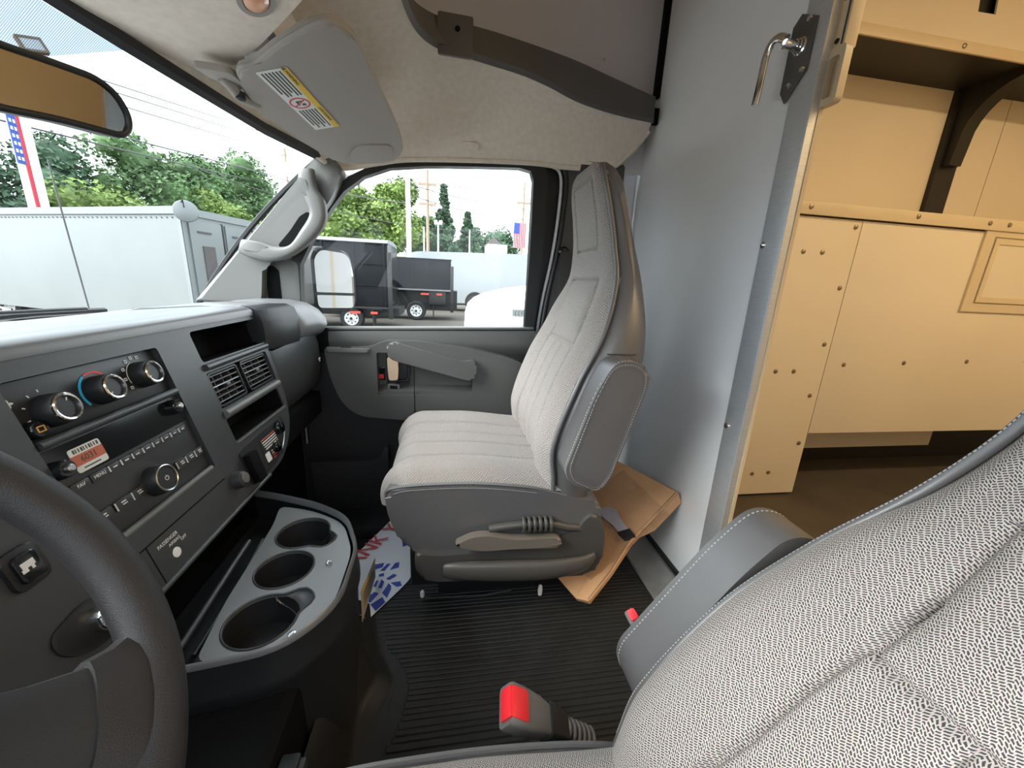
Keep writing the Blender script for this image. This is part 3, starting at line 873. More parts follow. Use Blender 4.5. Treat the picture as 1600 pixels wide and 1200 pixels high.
# passenger side: dark airbag pad, end cap, glove box face
def sec(pr, xs):
    return [[(xx, p[0] + dy, p[1] + dz) for p in pr] for xx, dy, dz in xs]
loft('airbag_pad', sec([(.60, .780), (.53, .782), (.507, .772), (.496, .74), (.493, .70), (.50, .664), (.60, .64)], [(.507, .012, 0), (.53, -.003, 0), (.60, -.012, 0), (.675, -.022, 0)]), 'dash_dark', db, sharp=50)
loft('end_cap', sec([(.64, .787), (.57, .787), (.515, .778), (.478, .757), (.455, .728), (.452, .705), (.466, .680), (.488, .664), (.64, .64)], [(.668, .020, -.003), (.678, .010, -.001), (.70, .004, 0), (.76, -.012, .001), (.808, -.022, 0), (.828, -.014, -.004), (.838, .004, -.014)]), 'cap_sky_sheen', db, sharp=50)
loft('glove_box', sec([(.60, .66), (.498, .660), (.486, .62), (.484, .55), (.492, .50), (.510, .462), (.60, .44)], [(.512, .008, 0), (.525, 0, -.002), (.65, -.012, .006), (.78, -.030, .02), (.805, -.022, .022)]), 'dash', db, sharp=50)
boxes('airbag_mark', [((.745, .4465, .588), (.751, .4485, .594)), ((.752, .4460, .590), (.758, .448, .596)), ((.748, .446, .582), (.756, .448, .587))], 'print_white', db)
box('glove_lower', (.48, .50, .40), (.80, .62, .47), 'dash_dark', db, bev=.02)
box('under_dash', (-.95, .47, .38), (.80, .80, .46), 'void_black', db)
box('grille_slot', (.812, .432, .600), (.834, .470, .690), 'void_black', db, bev=.004)
box('knee_panel', (-.95, .44, .05), (-.20, .47, .40), 'dash_dark', db, bev=.01)

# ------------------------------------------------------------------ climate controls
hv = thing('climate_panel', 'black climate control panel with three chrome-ringed knobs', 'control panel', tuple(bpos(0, .66)))
prism('face_plate', brect(-.128, .661, .126, .735, .006), .006, MB, 'panel_black', hv, z0=-.016, bev=.001)
tube('lower_bar', [bpos(-.126, .655, -.002), bpos(.124, .655, -.002)], .0065, 'dash', hv, seg=10)
for i, (kx, kz, ang) in enumerate(((-.083, .690, 1.1), (-.004, .6955, -2.4), (.079, .699, -2.6))):
    kn = lathe('knob', [(.0225, -.010), (.0218, .000), (.0200, .011), (.0190, .0125), (.0140, .0127), (.0135, .0115), (0, .0115)], bM(kx, kz), 'panel_black', hv, seg=32)
    lathe('chrome_ring', [(.0192, .0112), (.0192, .0145), (.0175, .0156), (.0154, .0150), (.0150, .0118)], bM(kx, kz), 'chrome', kn, seg=32)
    box('pointer', (.009, -.0008, .0113), (.0135, .0008, .0122), 'print_white', kn, M=bM(kx, kz) @ Matrix.Rotation(ang, 4, 'Z'))
def arc(cx, cz, r0, r1, a0, a1, n=14):
    o = [(cx + r1 * cos(a0 + (a1 - a0) * i / n), (cz - .5) * SZ + r1 * sin(a0 + (a1 - a0) * i / n)) for i in range(n + 1)]
    q = [(cx + r0 * cos(a0 + (a1 - a0) * i / n), (cz - .5) * SZ + r0 * sin(a0 + (a1 - a0) * i / n)) for i in range(n, -1, -1)]
    return o + q
prism('cold_arc', arc(-.004, .6955, .0265, .0300, radians(215), radians(118)), .0006, MB, 'print_blue', hv, z0=-.0098)
prism('hot_arc', arc(-.004, .6955, .0265, .0300, radians(115), radians(50)), .0006, MB, 'print_red', hv, z0=-.0098)
for a in (190, 155, 120, 90):
    box('fan_tick', (.0265, -.0008, -.0098), (.0300, .0008, -.0092), 'print_white', hv, M=bM(-.083, .690) @ Matrix.Rotation(radians(a), 4, 'Z'))
plate('fan_icon', [(.004 * cos(t_ * pi / 8) * (1 + .5 * cos(t_ * pi / 2)), .004 * sin(t_ * pi / 8) * (1 + .5 * cos(t_ * pi / 2))) for t_ in range(16)], [], .0006, bM(-.121, .711, -.0098), 'print_white', hv)
for j, a in enumerate((210, 180, 150, 120, 95, 72)):
    px_, pz_ = .079 + .031 * cos(radians(a)), .699 + .031 * sin(radians(a)) / SZ
    plate('mode_icon', rect(-.0026, -.0026, .0026, .0026, .001), [rect(-.0014, -.0014, .0014, .0014)[::-1]], .0006, bM(px_, pz_, -.0098), 'print_white', hv)
prism('mode_arc', arc(.079, .699, .0245, .0255, radians(200), radians(110)), .0006, MB, 'print_white', hv, z0=-.0098)
dfb = lathe('defog_button', [(.0115, -.010), (.0115, -.002), (.0095, .001), (0, .0015)], bM(-.114, .674), 'gloss_black', hv, seg=20)
plate('defog_icon', rect(-.005, -.004, .005, .004, .001), [rect(-.0036, -.0026, .0036, .0026)[::-1]], .0005, bM(-.114, .674, .0013), 'print_amber', dfb)

# ------------------------------------------------------------------ radio
rd = thing('car_radio', 'black car radio with glossy display and round power knob', 'radio', tuple(bpos(0, .50)))
prism('radio_body', brect(-.128, .503, .126, .648, .004), .010, MB, 'button', rd, z0=-.018, bev=.001)
prism('display', rounded([bz(-.126, .600), bz(.124, .600), bz(.112, .646), bz(-.124, .646)], .004), .0015, MB, 'gloss_black', rd, z0=-.008)
tube('painted_edge_light', [bpos(-.122, .499, -.004), bpos(.122, .499, -.004)], .0055, 'pillar', rd, seg=8)  # paler bar paints the light caught on the recess's lower edge
for (kx, kz, r_) in ((.102, .631, .0125), (-.118, .619, .0115)):
    kn = lathe('tuning_knob', [(r_ * 1.15, -.008), (r_ * 1.1, .0), (r_, .007), (r_ * .9, .008), (0, .0078)], bM(kx, kz), 'gloss_black', rd, seg=24)
    lathe('knob_tip', [(r_ * .5, .0075), (r_ * .45, .012), (r_ * .3, .0135), (0, .0135)], bM(kx, kz), 'satin', kn, seg=20)
bk = lathe('power_knob', [(.0255, -.010), (.0250, -.002), (.0228, .010), (.0218, .012), (.019, .0118), (.018, .0108), (0, .0112)], bM(.002, .5385), 'panel_black', rd, seg=36)
lathe('chrome_ring', [(.0224, .0105), (.0224, .0125), (.0210, .0132), (.0198, .0124)], bM(.002, .5385), 'satin', bk, seg=36)
prism('power_icon', arc(.002, .5385, .0032, .0042, radians(125), radians(415)), .0004, MB, 'print_white', bk, z0=.0112)
box('power_icon', (-.0005, .001, .0112), (.0005, .0048, .0116), 'print_white', bk, M=bM(.002, .5385))
names = ['FAV', 'MENU', '1', '2', '3', '4', '5', '6', '7', '8']
xx = -.117
for i, nm in enumerate(names):
    wd = .029 if i < 2 else .0215
    b_ = prism('radio_button', brect(xx, .584, xx + wd - .0022, .5955, .002), .006, MB, 'button', rd, z0=-.010, bev=.001)
    if i < 2:
        text('button_print', nm, .0068, bM(xx + wd / 2 - .001, .590, -.0038), 'print_white', b_)
    else:
        box('button_print', (xx + wd / 2 - .004, (.5892 - .5) * SZ, -.0042), (xx + wd / 2 + .003, (.5908 - .5) * SZ, -.0036), 'print_white', b_, M=MB)
        box('button_print', (xx - .0006, (.586 - .5) * SZ, -.0046), (xx + .0006, (.5945 - .5) * SZ, -.0030), 'print_white', b_, M=MB)
    xx += wd
for x0 in (-.112, -.078, -.048, .052, .077, .102):
    b_ = prism('radio_button', brect(x0, .532, x0 + (.028 if x0 < 0 else .0225), .546, .002), .006, MB, 'button', rd, z0=-.010, bev=.001)
    boxes('button_print', [((x0 + .009, (.540 - .5) * SZ, -.0042), (x0 + .017, (.5418 - .5) * SZ, -.0036)), ((x0 + .010, (.5365 - .5) * SZ, -.0042), (x0 + .018, (.538 - .5) * SZ, -.0036)), ((x0 - .0014, (.533 - .5) * SZ, -.0046), (x0 - .0004, (.545 - .5) * SZ, -.003))], 'print_white', b_, M=MB)
stk = thing('inventory_sticker', 'white and rust-red sticker printed 6031 on the radio display', 'sticker', tuple(bpos(-.072, .617)))
prism('sticker_base', brect(-.096, .603, -.048, .636, .004), .0005, MB, 'label_white', stk, z0=-.0064)
box('sticker_band', (-.096, (.612 - .5) * SZ, -.0060), (-.048, (.6265 - .5) * SZ, -.0056), 'label_rust', stk, M=MB)
text('sticker_number', '6031', .0125, bM(-.072, .6193, -.0055), 'label_ink', stk)
boxes('barcode', [((-.090 + i * .004, (.6285 - .5) * SZ, -.0060), (-.0885 + i * .004 + (.0012 if i % 3 == 0 else 0), (.634 - .5) * SZ, -.0056)) for i in range(10)] +
      [((-.086, (.6065 - .5) * SZ, -.006), (-.060, (.6082 - .5) * SZ, -.0056))], 'label_ink', stk, M=MB)

# ================================================================== engine cover console with cup holders
cs = thing('console', 'black engine cover console with three round cup holders', 'console', (0.02, 0.3, 0))
rim = [(.275, .47), (.257, .415), (.205, .298), (.147, .222), (.046, .180), (-.098, .177), (-.172, .235), (-.190, .357), (-.195, .47)]
rim = rounded(rim, [0, .04, .05, .035, .030, .045, .045, .03, 0], 5)
cen = Vector((.03, .36))
def scaled(pts, s, d=0.0):
    return [((p[0] - cen.x) * s + cen.x, (p[1] - cen.y) * s + cen.y + d) for p in pts]
inner = scaled(rim, .955)
cups = [(.116, .305, .051), (.008, .301, .049), (-.106, .292, .052)]
def circ(cx, cy, r, n=28):
    return [(cx + r * cos(2 * pi * i / n), cy + r * sin(2 * pi * i / n)) for i in range(n)]
# cup deck with holes, open tray behind it
deck = rounded([(.222, .392), (.198, .312), (.142, .230), (.046, .191), (-.094, .189), (-.160, .240), (-.172, .350), (-.06, .366), (.06, .372), (.15, .378)], [.02, .04, .035, .03, .04, .04, .02, .02, .02, .02])
notch = []
lobes = {0: math.atan2(-.054, -.030), 2: math.atan2(-.050, .045)}
def cup_hole(i, n=48):
    cx, cy, r = cups[i]
    out = []
    for k in range(n):
        a = 2 * pi * k / n
        e = 0.0
        if i in lobes:
            d = (a - lobes[i] + pi) % (2 * pi) - pi
            e = .026 * math.exp(-(d / .42) ** 4)
        out.append((cx + (r + e) * cos(a), cy + (r + e) * sin(a)))
    return out
plate('cup_deck', deck, [cup_hole(i)[::-1] for i in range(3)], 0.006, T((0, 0, .338)), 'dash_sky_sheen', cs)  # deck takes the paler colour that paints in the sky gloss
for (cx, cy, r) in cups:
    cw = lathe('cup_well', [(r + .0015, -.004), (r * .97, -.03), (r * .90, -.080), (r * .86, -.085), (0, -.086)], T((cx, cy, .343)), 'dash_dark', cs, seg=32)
for i, a in lobes.items():
    cx, cy, r = cups[i]
    sc_ = lathe('thumb_scoop', [(.040 * cos(q_ * pi / 40), -.023 * sin(q_ * pi / 40)) for q_ in range(20)] + [(0, -.023)], T((cx + (r - .006) * cos(a), cy + (r - .006) * sin(a), .3395)), 'dash_sky_sheen', cs, seg=96)
    bm = bmesh.new(); bm.from_mesh(sc_.data)
    bmesh.ops.delete(bm, geom=[f for f in bm.faces if math.hypot(f.calc_center_median().x - cx, f.calc_center_median().y - cy) < r * .965], context='FACES')
    bm.to_mesh(sc_.data); bm.free()
for i in range(3):
    tube('cup_lip', [(p[0], p[1], .3442) for p in cup_hole(i)], .0020, 'dash', cs, seg=6, closed=True)
# tray floor and ridge
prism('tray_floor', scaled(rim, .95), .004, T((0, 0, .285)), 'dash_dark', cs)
tube('tray_ridge', [(-.150, .398, .322), (-.06, .402, .326), (.05, .408, .330), (.115, .412, .330)], .005, 'dash', cs, seg=8)
tube('tray_side', [(-.14, .372, .322), (.0, .376, .326), (.12, .388, .328)], .004, 'dash_dark', cs, seg=8)
lathe('screw', [(.006, 0), (.006, .002), (.003, .003), (0, .002)], T((-.138, .236, .3435)), 'satin', cs, seg=12)
lathe('tether_clip', [(.006, 0), (.005, .006), (.002, .008), (0, .008)], T((.012, .225, .3435)), 'satin', cs, seg=10)
# outer wall, with a highlight painted on the rolled rim and a second bead lower down
ww = [[(p[0], p[1], .346) for p in scaled(rim, .968)], [(p[0], p[1], .357) for p in scaled(rim, .978)], [(p[0], p[1], .361) for p in scaled(rim, .994)], [(p[0], p[1], .358) for p in scaled(rim, 1.008)], [(p[0], p[1], .351) for p in scaled(rim, 1.012)],
      [(p[0], p[1], .315) for p in scaled(rim, 1.012)], [(p[0], p[1], .303) for p in scaled(rim, 1.030)], [(p[0], p[1], .290) for p in scaled(rim, 1.030)],
      [(p[0], p[1], .275) for p in scaled(rim, 1.0)], [(p[0], p[1], .12) for p in scaled(rim, .97)], [(p[0], p[1], .0) for p in scaled(rim, .96)]]
loft('outer_wall', ww[4:], 'dash_dark', cs, closed=False, cap=False, sharp=60)
loft('rolled_rim', ww[:5], 'dash_sky_sheen', cs, closed=False, cap=False, sharp=60)
ec = thing('engine_cover', 'black moulded engine cover below the steering column', 'engine cover', (-0.3, 0.4, 0))
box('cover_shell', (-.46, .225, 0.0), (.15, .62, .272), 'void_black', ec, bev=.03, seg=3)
box('latch', (-.300, .197, .218), (-.235, .222, .246), 'panel_black', ec, bev=.004)
box('latch_clip', (-.262, .190, .222), (-.238, .206, .240), 'button', ec, bev=.003)

# ================================================================== steering wheel
tw = .58
Mw = Matrix(((1, 0, 0, 0), (0, sin(tw), -cos(tw), 0), (0, cos(tw), sin(tw), 0), (0, 0, 0, 1)))   # local z towards the driver
Mw.translation = (-.535, .285, .68)
mat('spoke_plastic', (0.022, 0.022, 0.023), 0.6, spec=0.4, bump=0.15, bscale=900)
st = thing('steering_wheel', 'dark leather-grained steering wheel with a wide lower spoke', 'steering wheel', (-.535, .285, .68))
tube('rim', [Mw @ Vector((.19 * cos(2 * pi * i / 96), .19 * sin(2 * pi * i / 96), 0)) for i in range(96)], .0160, 'leather', st, seg=20, closed=True, flat=1.12)
for a in (-43, -137):
    d = Vector((cos(radians(a)), sin(radians(a)), 0)); q = Vector((-d.y, d.x, 0))
    rg = []
    for s_, wd, th, dz in ((.03, .040, .018, -.030), (.08, .036, .016, -.022), (.125, .033, .014, -.012), (.150, .034, .013, -.006), (.165, .040, .012, -.002)):
        c = d * s_ + Vector((0, 0, dz))
        rg.append([c + q * wd * cos(t_ * pi / 8) * .92 + Vector((0, 0, th * (abs(sin(t_ * pi / 8)) ** .7) * (1 if sin(t_ * pi / 8) >= 0 else -1))) for t_ in range(16)])
    loft('spoke', rg, 'spoke_plastic', st, M=Mw)
    rg2 = []
    for s_, wd, th, dz in ((.148, .035, .0142, -.006), (.160, .039, .0140, -.003), (.172, .048, .0135, -.001), (.180, .060, .012, 0), (.188, .070, .008, 0)):
        c = d * s_ + Vector((0, 0, dz))
        rg2.append([c + q * wd * cos(t_ * pi / 8) + Vector((0, 0, th * (abs(sin(t_ * pi / 8)) ** .7) * (1 if sin(t_ * pi / 8) >= 0 else -1))) for t_ in range(16)])
    loft('spoke_wrap', rg2, 'leather', st, M=Mw)
lathe('horn_pad', [(.085, -.055), (.088, -.035), (.075, -.012), (.05, -.004), (0, 0)], Mw, 'dash', st, seg=32)
cl = thing('steering_column', 'black steering column shroud behind the wheel', 'steering column', (-.535, .40, .55))
lathe('shroud', [(.055, -.30), (.060, -.12), (.055, -.060), (.03, -.055)], Mw, 'dash_dark', cl, seg=28)
# ================================================================== seats
Z_ = [.34, .40, .49, .65, .77, .89, .98, 1.06, 1.115, 1.16, 1.185]
YF = [-.250, -.245, -.238, -.288, -.345, -.381, -.380, -.368, -.356, -.350, -.356]
YR = [-.370, -.400, -.432, -.474, -.485, -.478, -.462, -.442, -.420, -.400, -.384]
WH = [.245, .250, .250, .248, .232, .190, .156, .138, .126, .105, .075]
def prof(z, A):
    # smooth (Catmull-like) lookup
    if z <= Z_[0]: return A[0]
    for i in range(len(Z_) - 1):
        if z <= Z_[i + 1]:
            t = (z - Z_[i]) / (Z_[i + 1] - Z_[i])
            m0 = (A[i + 1] - A[max(i - 1, 0)]) / (Z_[i + 1] - Z_[max(i - 1, 0)])
            m1 = (A[min(i + 2, len(A) - 1)] - A[i]) / (Z_[min(i + 2, len(A) - 1)] - Z_[i])
            h = Z_[i + 1] - Z_[i]
            return (2 * t ** 3 - 3 * t ** 2 + 1) * A[i] + (t ** 3 - 2 * t ** 2 + t) * h * m0 + (-2 * t ** 3 + 3 * t ** 2) * A[i + 1] + (t ** 3 - t ** 2) * h * m1
    return A[-1]
def gv(d, w=.0038):
    return math.exp(-(d / w) ** 2)

def make_seat(name, label, xc, side, recline, dz, nu, nv, riser, dy=0.0, ak=1.0, sk=1.0):
    """side +1: inboard is towards -x (passenger); -1: inboard towards +x (driver). xs below are measured outboard-positive."""
    cr, sr = cos(recline), sin(recline)
    def B(p):      # back pieces: recline about the hinge, then into the cab
        y, z = p[1] + .24, p[2] - .40
        return Vector((xc + side * p[0], -.24 + y * cr - z * sr + dy, .40 + y * sr + z * cr + dz))
    def Cc(p):
        return Vector((xc + side * p[0], p[1] + dy, p[2] + dz))
    s = thing(name, label, 'seat', (xc, -.12, 0))
    zb, zt = .345, 1.180
    def front_y(u, z):
        w = prof(z, WH)
        a = abs(u)
        low = 1 - sstep(.80, .92, z)
        y = prof(z, YF)
        y += .018 * low * sstep(.50, .78, a) - .010 * (1 - low) * (1 - a * a) * 0.0
        y -= .030 * max(0, (a - .80) / .20) ** 2
        g = 0.0
        if z < .80:
            g += .011 * gv((a - (.50 + .12 * sstep(.6, .40, z))) * w, .0040)
        if z < .72:
            g += .007 * (gv((a - .14) * w, .0034))
        if .70 < z < .93:       # shoulder pad outline
            dx = abs(a * w - .115 + .02 * (z - .7)); dzb = abs(z - .725); dzt = abs(z - .895)
            if z <= .895 and z >= .725: g += .0085 * gv(dx, .004)
            if a * w < .115: g += .0085 * max(gv(dzb, .004), gv(dzt, .004))
        if .95 < z < 1.17:      # head pad outline
            hw = .082 - .12 * max(0, z - 1.06)
            dx = abs(a * w - hw); dzb = abs(z - .975); dzt = abs(z - 1.145)
            if .975 <= z <= 1.145: g += .007 * gv(dx, .004)
            if a * w < hw: g += .007 * max(gv(dzb, .004), gv(dzt, .004))
        y += .010 * sstep(.735, .78, z) * sstep(.90, .86, z) * sstep(.115, .09, a * w)
        return y - g
    # arc length along the back so the weave keeps its scale
    ln = [0.0]
    for j in range(nv):
        z0, z1 = zb + (zt - zb) * j / nv, zb + (zt - zb) * (j + 1) / nv
        ln.append(ln[-1] + math.hypot(z1 - z0, prof(z1, YF) - prof(z0, YF)))
    def bf(u, v):
        u = 2 * u - 1; z = zb + (zt - zb) * v
        return B((u * prof(z, WH) * .985, front_y(u, z), z))
    grid('backrest_cloth', bf, nu, nv, 'seat_cloth', s, uvfn=lambda u, v: ((2 * u - 1) * prof(zb + (zt - zb) * v, WH), ln[min(nv, int(round(v * nv)))]))
    # vinyl sides and back
    rings = []
    for j in range(49):
        z = .335 + (1.196 - .335) * j / 48
        w, yf, yr = prof(min(z, 1.185), WH), prof(min(z, 1.185), YF), prof(min(z, 1.185), YR)
        if z > 1.17:
            k = max(0.0, 1 - ((z - 1.17) / .0265) ** 2) ** .5
            ym = (yf + yr) / 2
            w, yf, yr = w * max(k, .02), ym + (yf - ym) * max(k, .02), ym + (yr - ym) * max(k, .02)
        half = [(w * .90, yf - .022), (w * .975, yf - .026), (w * 1.015, yf - .040), (w * 1.03, yf - .060), (w * 1.03, (yf + yr) / 2 - .01), (w * 1.00, yr + .024), (w * .93, yr + .008), (w * .80, yr), (w * .4, yr - .006)]
        if z > 1.17 or yf - yr < .075:
            half = [(a, max(b, yr + .002)) if i < 5 else (a, b) for i, (a, b) in enumerate(half)]
        ring = [B((a, b, z)) for a, b in half] + [B((0, yr - .007, z))] + [B((-a, b, z)) for a, b in half[::-1]]
        rings.append(ring)
    loft('backrest_shell', rings, 'vinyl', s, closed=False, cap=False, sharp=70)
    # seam across the side of the shell
    for sg in (-1, 1):
        z = .725
        pts = [B((sg * (prof(z, WH) * 1.032), yy, z + .012 * (1 if sg else 1) * 0)) for yy in (prof(z, YF) - .045, prof(z, YF) - .08, prof(z, YR) + .04)]
        tube('side_seam', pts, .0016, 'shield', s, seg=5)
        pp = [B((sg * prof(zb + (zt - .01 - zb) * i / 60, WH) * .992, prof(zb + (zt - .01 - zb) * i / 60, YF) - .017, zb + (zt - .01 - zb) * i / 60)) for i in range(61)]
        tube('edge_piping', pp, .0065, 'vinyl', s, seg=8)
    # stitching along the inboard edge
    bm = bmesh.new()
    for i in range(150):
        z = .40 + .76 * i / 150
        z2 = z + .0032
        q0 = B((-prof(z, WH) * .992 - .0035, prof(z, YF) - .0115, z)); q1 = B((-prof(z2, WH) * .992 - .0035, prof(z2, YF) - .0115, z2))
        rg = tube_rings([q0, q1], .0009, 4)
        V = [[bm.verts.new(p) for p in r] for r in rg]
        for k_ in range(4):
            bm.faces.new((V[0][k_], V[0][(k_ + 1) % 4], V[1][(k_ + 1) % 4], V[1][k_]))
    o_ = from_bm('stitching', bm, 'stitch', s); o_['kind'] = 'stuff'
    # cushion cloth: flat top, rolled front
    path = []
    for i in range(61):
        y = -.285 + .365 * i / 60
        path.append((y, .392 + .022 * sstep(-.28, -.02, y) * 1.0))
    for i in range(1, 31):
        a = pi / 2 * i / 30 * 1.15
        path.append((.080 + .074 * sin(a), .414 - .075 * (1 - cos(a))))
    pl = [0.0]
    for i in range(len(path) - 1):
        pl.append(pl[-1] + math.hypot(path[i + 1][0] - path[i][0], path[i + 1][1] - path[i][1]))
    nvc = len(path) - 1
    def cf(u, v):
        j = min(nvc, int(round(v * nvc)))
        y, z = path[j]
        u = 2 * u - 1
        a = abs(u)
        a0, b0 = path[max(j - 1, 0)], path[min(j + 1, nvc)]
        ty, tz = b0[0] - a0[0], b0[1] - a0[1]
        l = math.hypot(ty, tz)
        ny, nz = -tz / l, ty / l
        w = .250 - .03 * sstep(.10, .16, y) * a ** 4
        h = .016 * sstep(.45, .75, a) - .040 * max(0, (a - .78) / .22) ** 2 + .006 * (1 - a * a)
        h -= .011 * gv((a - .50) * w, .0046) + .009 * gv((a - .145) * w, .0038)
        return Cc((u * w, y + ny * h, z + nz * h))
    grid('cushion_cloth', cf, nu, nvc, 'seat_cloth', s, uvfn=lambda u, v: ((2 * u - 1) * .25, pl[min(nvc, int(round(v * nvc)))]))
    side_poly = rounded([(.146, .330), (.150, .385), (.10, .392), (0, .394), (-.15, .386), (-.25, .370), (-.33, .345), (-.395, .335), (-.405, .25), (-.39, .205), (.06, .205), (.115, .235)], [.02, .015, .03, .0, .0, .02, .03, .02, .02, .02, .05, .05])
    prism('cushion_side', [(p[0], p[1]) for p in side_poly], .512, Matrix.Translation((xc - .256, dy, dz)) @ YZ, 'vinyl', s, bev=.016, seg=4)
    for sg in (-1, 1):
        pts = [Cc((sg * .2515, y, z)) for y, z in ((.148, .372), (.142, .390), (.10, .398), (.03, .4005), (-.06, .399), (-.15, .390), (-.22, .378), (-.30, .355))]
        tube('edge_piping', catmull(pts, 6), .0042, 'vinyl', s, seg=6)
    bm = bmesh.new()
    sp = catmull([Cc((-.2575, y, z)) for y, z in ((.13, .381), (.10, .388), (.03, .3905), (-.06, .389), (-.15, .380), (-.22, .368))], 16)
    for i in range(0, len(sp) - 1):
        q0, q1 = sp[i], sp[i].lerp(sp[i + 1], .6)
        rg = tube_rings([q0, q1], .0009, 4)
        V = [[bm.verts.new(p) for p in r] for r in rg]
        for k_ in range(4):
            bm.faces.new((V[0][k_], V[0][(k_ + 1) % 4], V[1][(k_ + 1) % 4], V[1][k_]))
    o_ = from_bm('stitching', bm, 'stitch', s); o_['kind'] = 'stuff'
    # folded-up armrest on the inboard side
    arm = rounded([(-.262, .470), (-.275, .438), (-.345, .405), (-.372, .440), (-.438, .670), (-.436, .708), (-.395, .728), (-.350, .720), (-.318, .655)], [.02, .03, .03, .04, .06, .03, .04, .04, .10], 6)
    arm = [(-.27 + (p[0] + .27) * ak, .43 + (p[1] - .43) * ak) for p in arm]
    def arm_piece(nm, pts, x0, x1, m, bev):
        bm = bmesh.new()
        a = [bm.verts.new((x0, p[0], p[1])) for p in pts]
        b = [bm.verts.new((x1, p[0], p[1])) for p in pts]
        bm.faces.new(a[::-1]); bm.faces.new(b)
        n = len(pts)
        for i in range(n):
            bm.faces.new((a[i], a[(i + 1) % n], b[(i + 1) % n], b[i]))
        es = [e for e in bm.edges if (e.verts[0] in a and e.verts[1] in a) or (e.verts[0] in b and e.verts[1] in b)]
        bmesh.ops.bevel(bm, geom=es, offset=bev, segments=4, profile=.6, affect='EDGES')
        for v in bm.verts:
            v.co = B(v.co)
        return from_bm(nm, bm, m, s, sharp=60)
    am = arm_piece('armrest', arm, -.335, -.262, 'vinyl', .016)
    # raised seam round the armrest face, with its stitches
    cy, cz = -.27 - .082 * ak, .43 + .14 * ak
    sm = [((p[0] - cy) * .84 + cy, (p[1] - cz) * .93 + cz) for p in arm]
    tube('armrest_seam', [B((-.334, p[0], p[1])) for p in sm], .0022, 'vinyl', am, seg=5, closed=True)
    bm = bmesh.new()
    cl_ = [B((-.3355, (p[0] - cy) * .90 + cy, (p[1] - cz) * .955 + cz)) for p in arm]
    for i in range(len(cl_)):
        p0, p1 = cl_[i], cl_[(i + 1) % len(cl_)]
        n = max(1, int((p1 - p0).length / .0065))
        for j in range(n):
            rg = tube_rings([p0.lerp(p1, j / n), p0.lerp(p1, (j + .55) / n)], .0009, 4)
            V = [[bm.verts.new(p) for p in r] for r in rg]
            for k_ in range(4):
                bm.faces.new((V[0][k_], V[0][(k_ + 1) % 4], V[1][(k_ + 1) % 4], V[1][k_]))
    cl2 = [B((-.326, (p[0] - cy) * 1.002 + cy, (p[1] - cz) * 1.0 + cz)) for p in arm]
    for i in range(len(cl2)):
        p0, p1 = cl2[i], cl2[(i + 1) % len(cl2)]
        n = max(1, int((p1 - p0).length / .0065))
        for j in range(n):
            rg = tube_rings([p0.lerp(p1, j / n), p0.lerp(p1, (j + .55) / n)], .0011, 4)
            V = [[bm.verts.new(p) for p in r] for r in rg]
            for k_ in range(4):
                bm.faces.new((V[0][k_], V[0][(k_ + 1) % 4], V[1][(k_ + 1) % 4], V[1][k_]))
    o_ = from_bm('armrest_stitching', bm, 'stitch', am); o_['kind'] = 'stuff'
    # plastic side shield with recline lever
    sh = rounded([(.085, .222), (.078, .150), (.035, .132), (-.38, .116), (-.412, .150), (-.412, .235), (-.398, .290), (-.375, .305), (-.352, .292), (-.335, .262), (-.30, .248), (-.26, .215), (.03, .208)], [.02, .03, .03, .02, .03, .02, .02, .01, .015, .02, .03, .03, .03], 4)
    sh = [(p[0], .225 + (p[1] - .225) * sk) for p in sh]
    def side_prism(nm, pts, x0, x1, m, bev, par=s):
        bm = bmesh.new()
        a = [bm.verts.new((x0, p[0], p[1])) for p in pts]
        b = [bm.verts.new((x1, p[0], p[1])) for p in pts]
        bm.faces.new(a[::-1]); bm.faces.new(b)
        n = len(pts)
        for i in range(n):
            bm.faces.new((a[i], a[(i + 1) % n], b[(i + 1) % n], b[i]))
        es = [e for e in bm.edges if (e.verts[0] in a and e.verts[1] in a) or (e.verts[0] in b and e.verts[1] in b)]
        bmesh.ops.bevel(bm, geom=es, offset=bev, segments=4, profile=.6, affect='EDGES')
        for v in bm.verts:
            v.co = Cc(v.co)
        return from_bm(nm, bm, m, par, sharp=60)
    shd = side_prism('side_shield', sh, -.268, -.20, 'shield', .010)
    rdg = catmull([(-.276, .012, .172), (-.282, -.04, .172), (-.284, -.15, .165), (-.284, -.26, .160), (-.278, -.35, .165), (-.268, -.39, .18)], 5)
    rdg = [Vector((p.x, p.y, .225 + (p.z - .225) * sk)) for p in rdg]
    rad = [.012 + .018 * sin(pi * min(1, (i + 1) / len(rdg) * 1.05)) ** .6 for i in range(len(rdg))]
    tube('shield_ridge', [Cc(p) for p in rdg], rad, 'shield', shd, seg=14, flat=.55, up=(0, 0, 1))
    lathe('shield_plug', [(.012, 0), (.011, .003), (.006, .0035), (0, .003)], frame(Cc((-.268, -.115, .140)), (0, side * 1.0, 0), (0, 0, 1)) @ Matrix.Rotation(pi, 4, 'X'), 'panel_black', shd, seg=16)
    lev = side_prism('recline_lever', rounded([(-.015, .258), (-.055, .278), (-.095, .280), (-.16, .262), (-.275, .262), (-.285, .252), (-.282, .232), (-.16, .238), (-.09, .236), (-.05, .243)], [.004, .03, .03, .05, .01, .01, .01, .05, .04, .03], 4), -.296, -.272, 'lever', .009)
    tube('lever_neck', [Cc(p) for p in catmull([(-.270, -.10, .282), (-.275, -.17, .292), (-.275, -.25, .290), (-.268, -.305, .272), (-.26, -.34, .262)], 5)], .010, 'shield', s, seg=10)
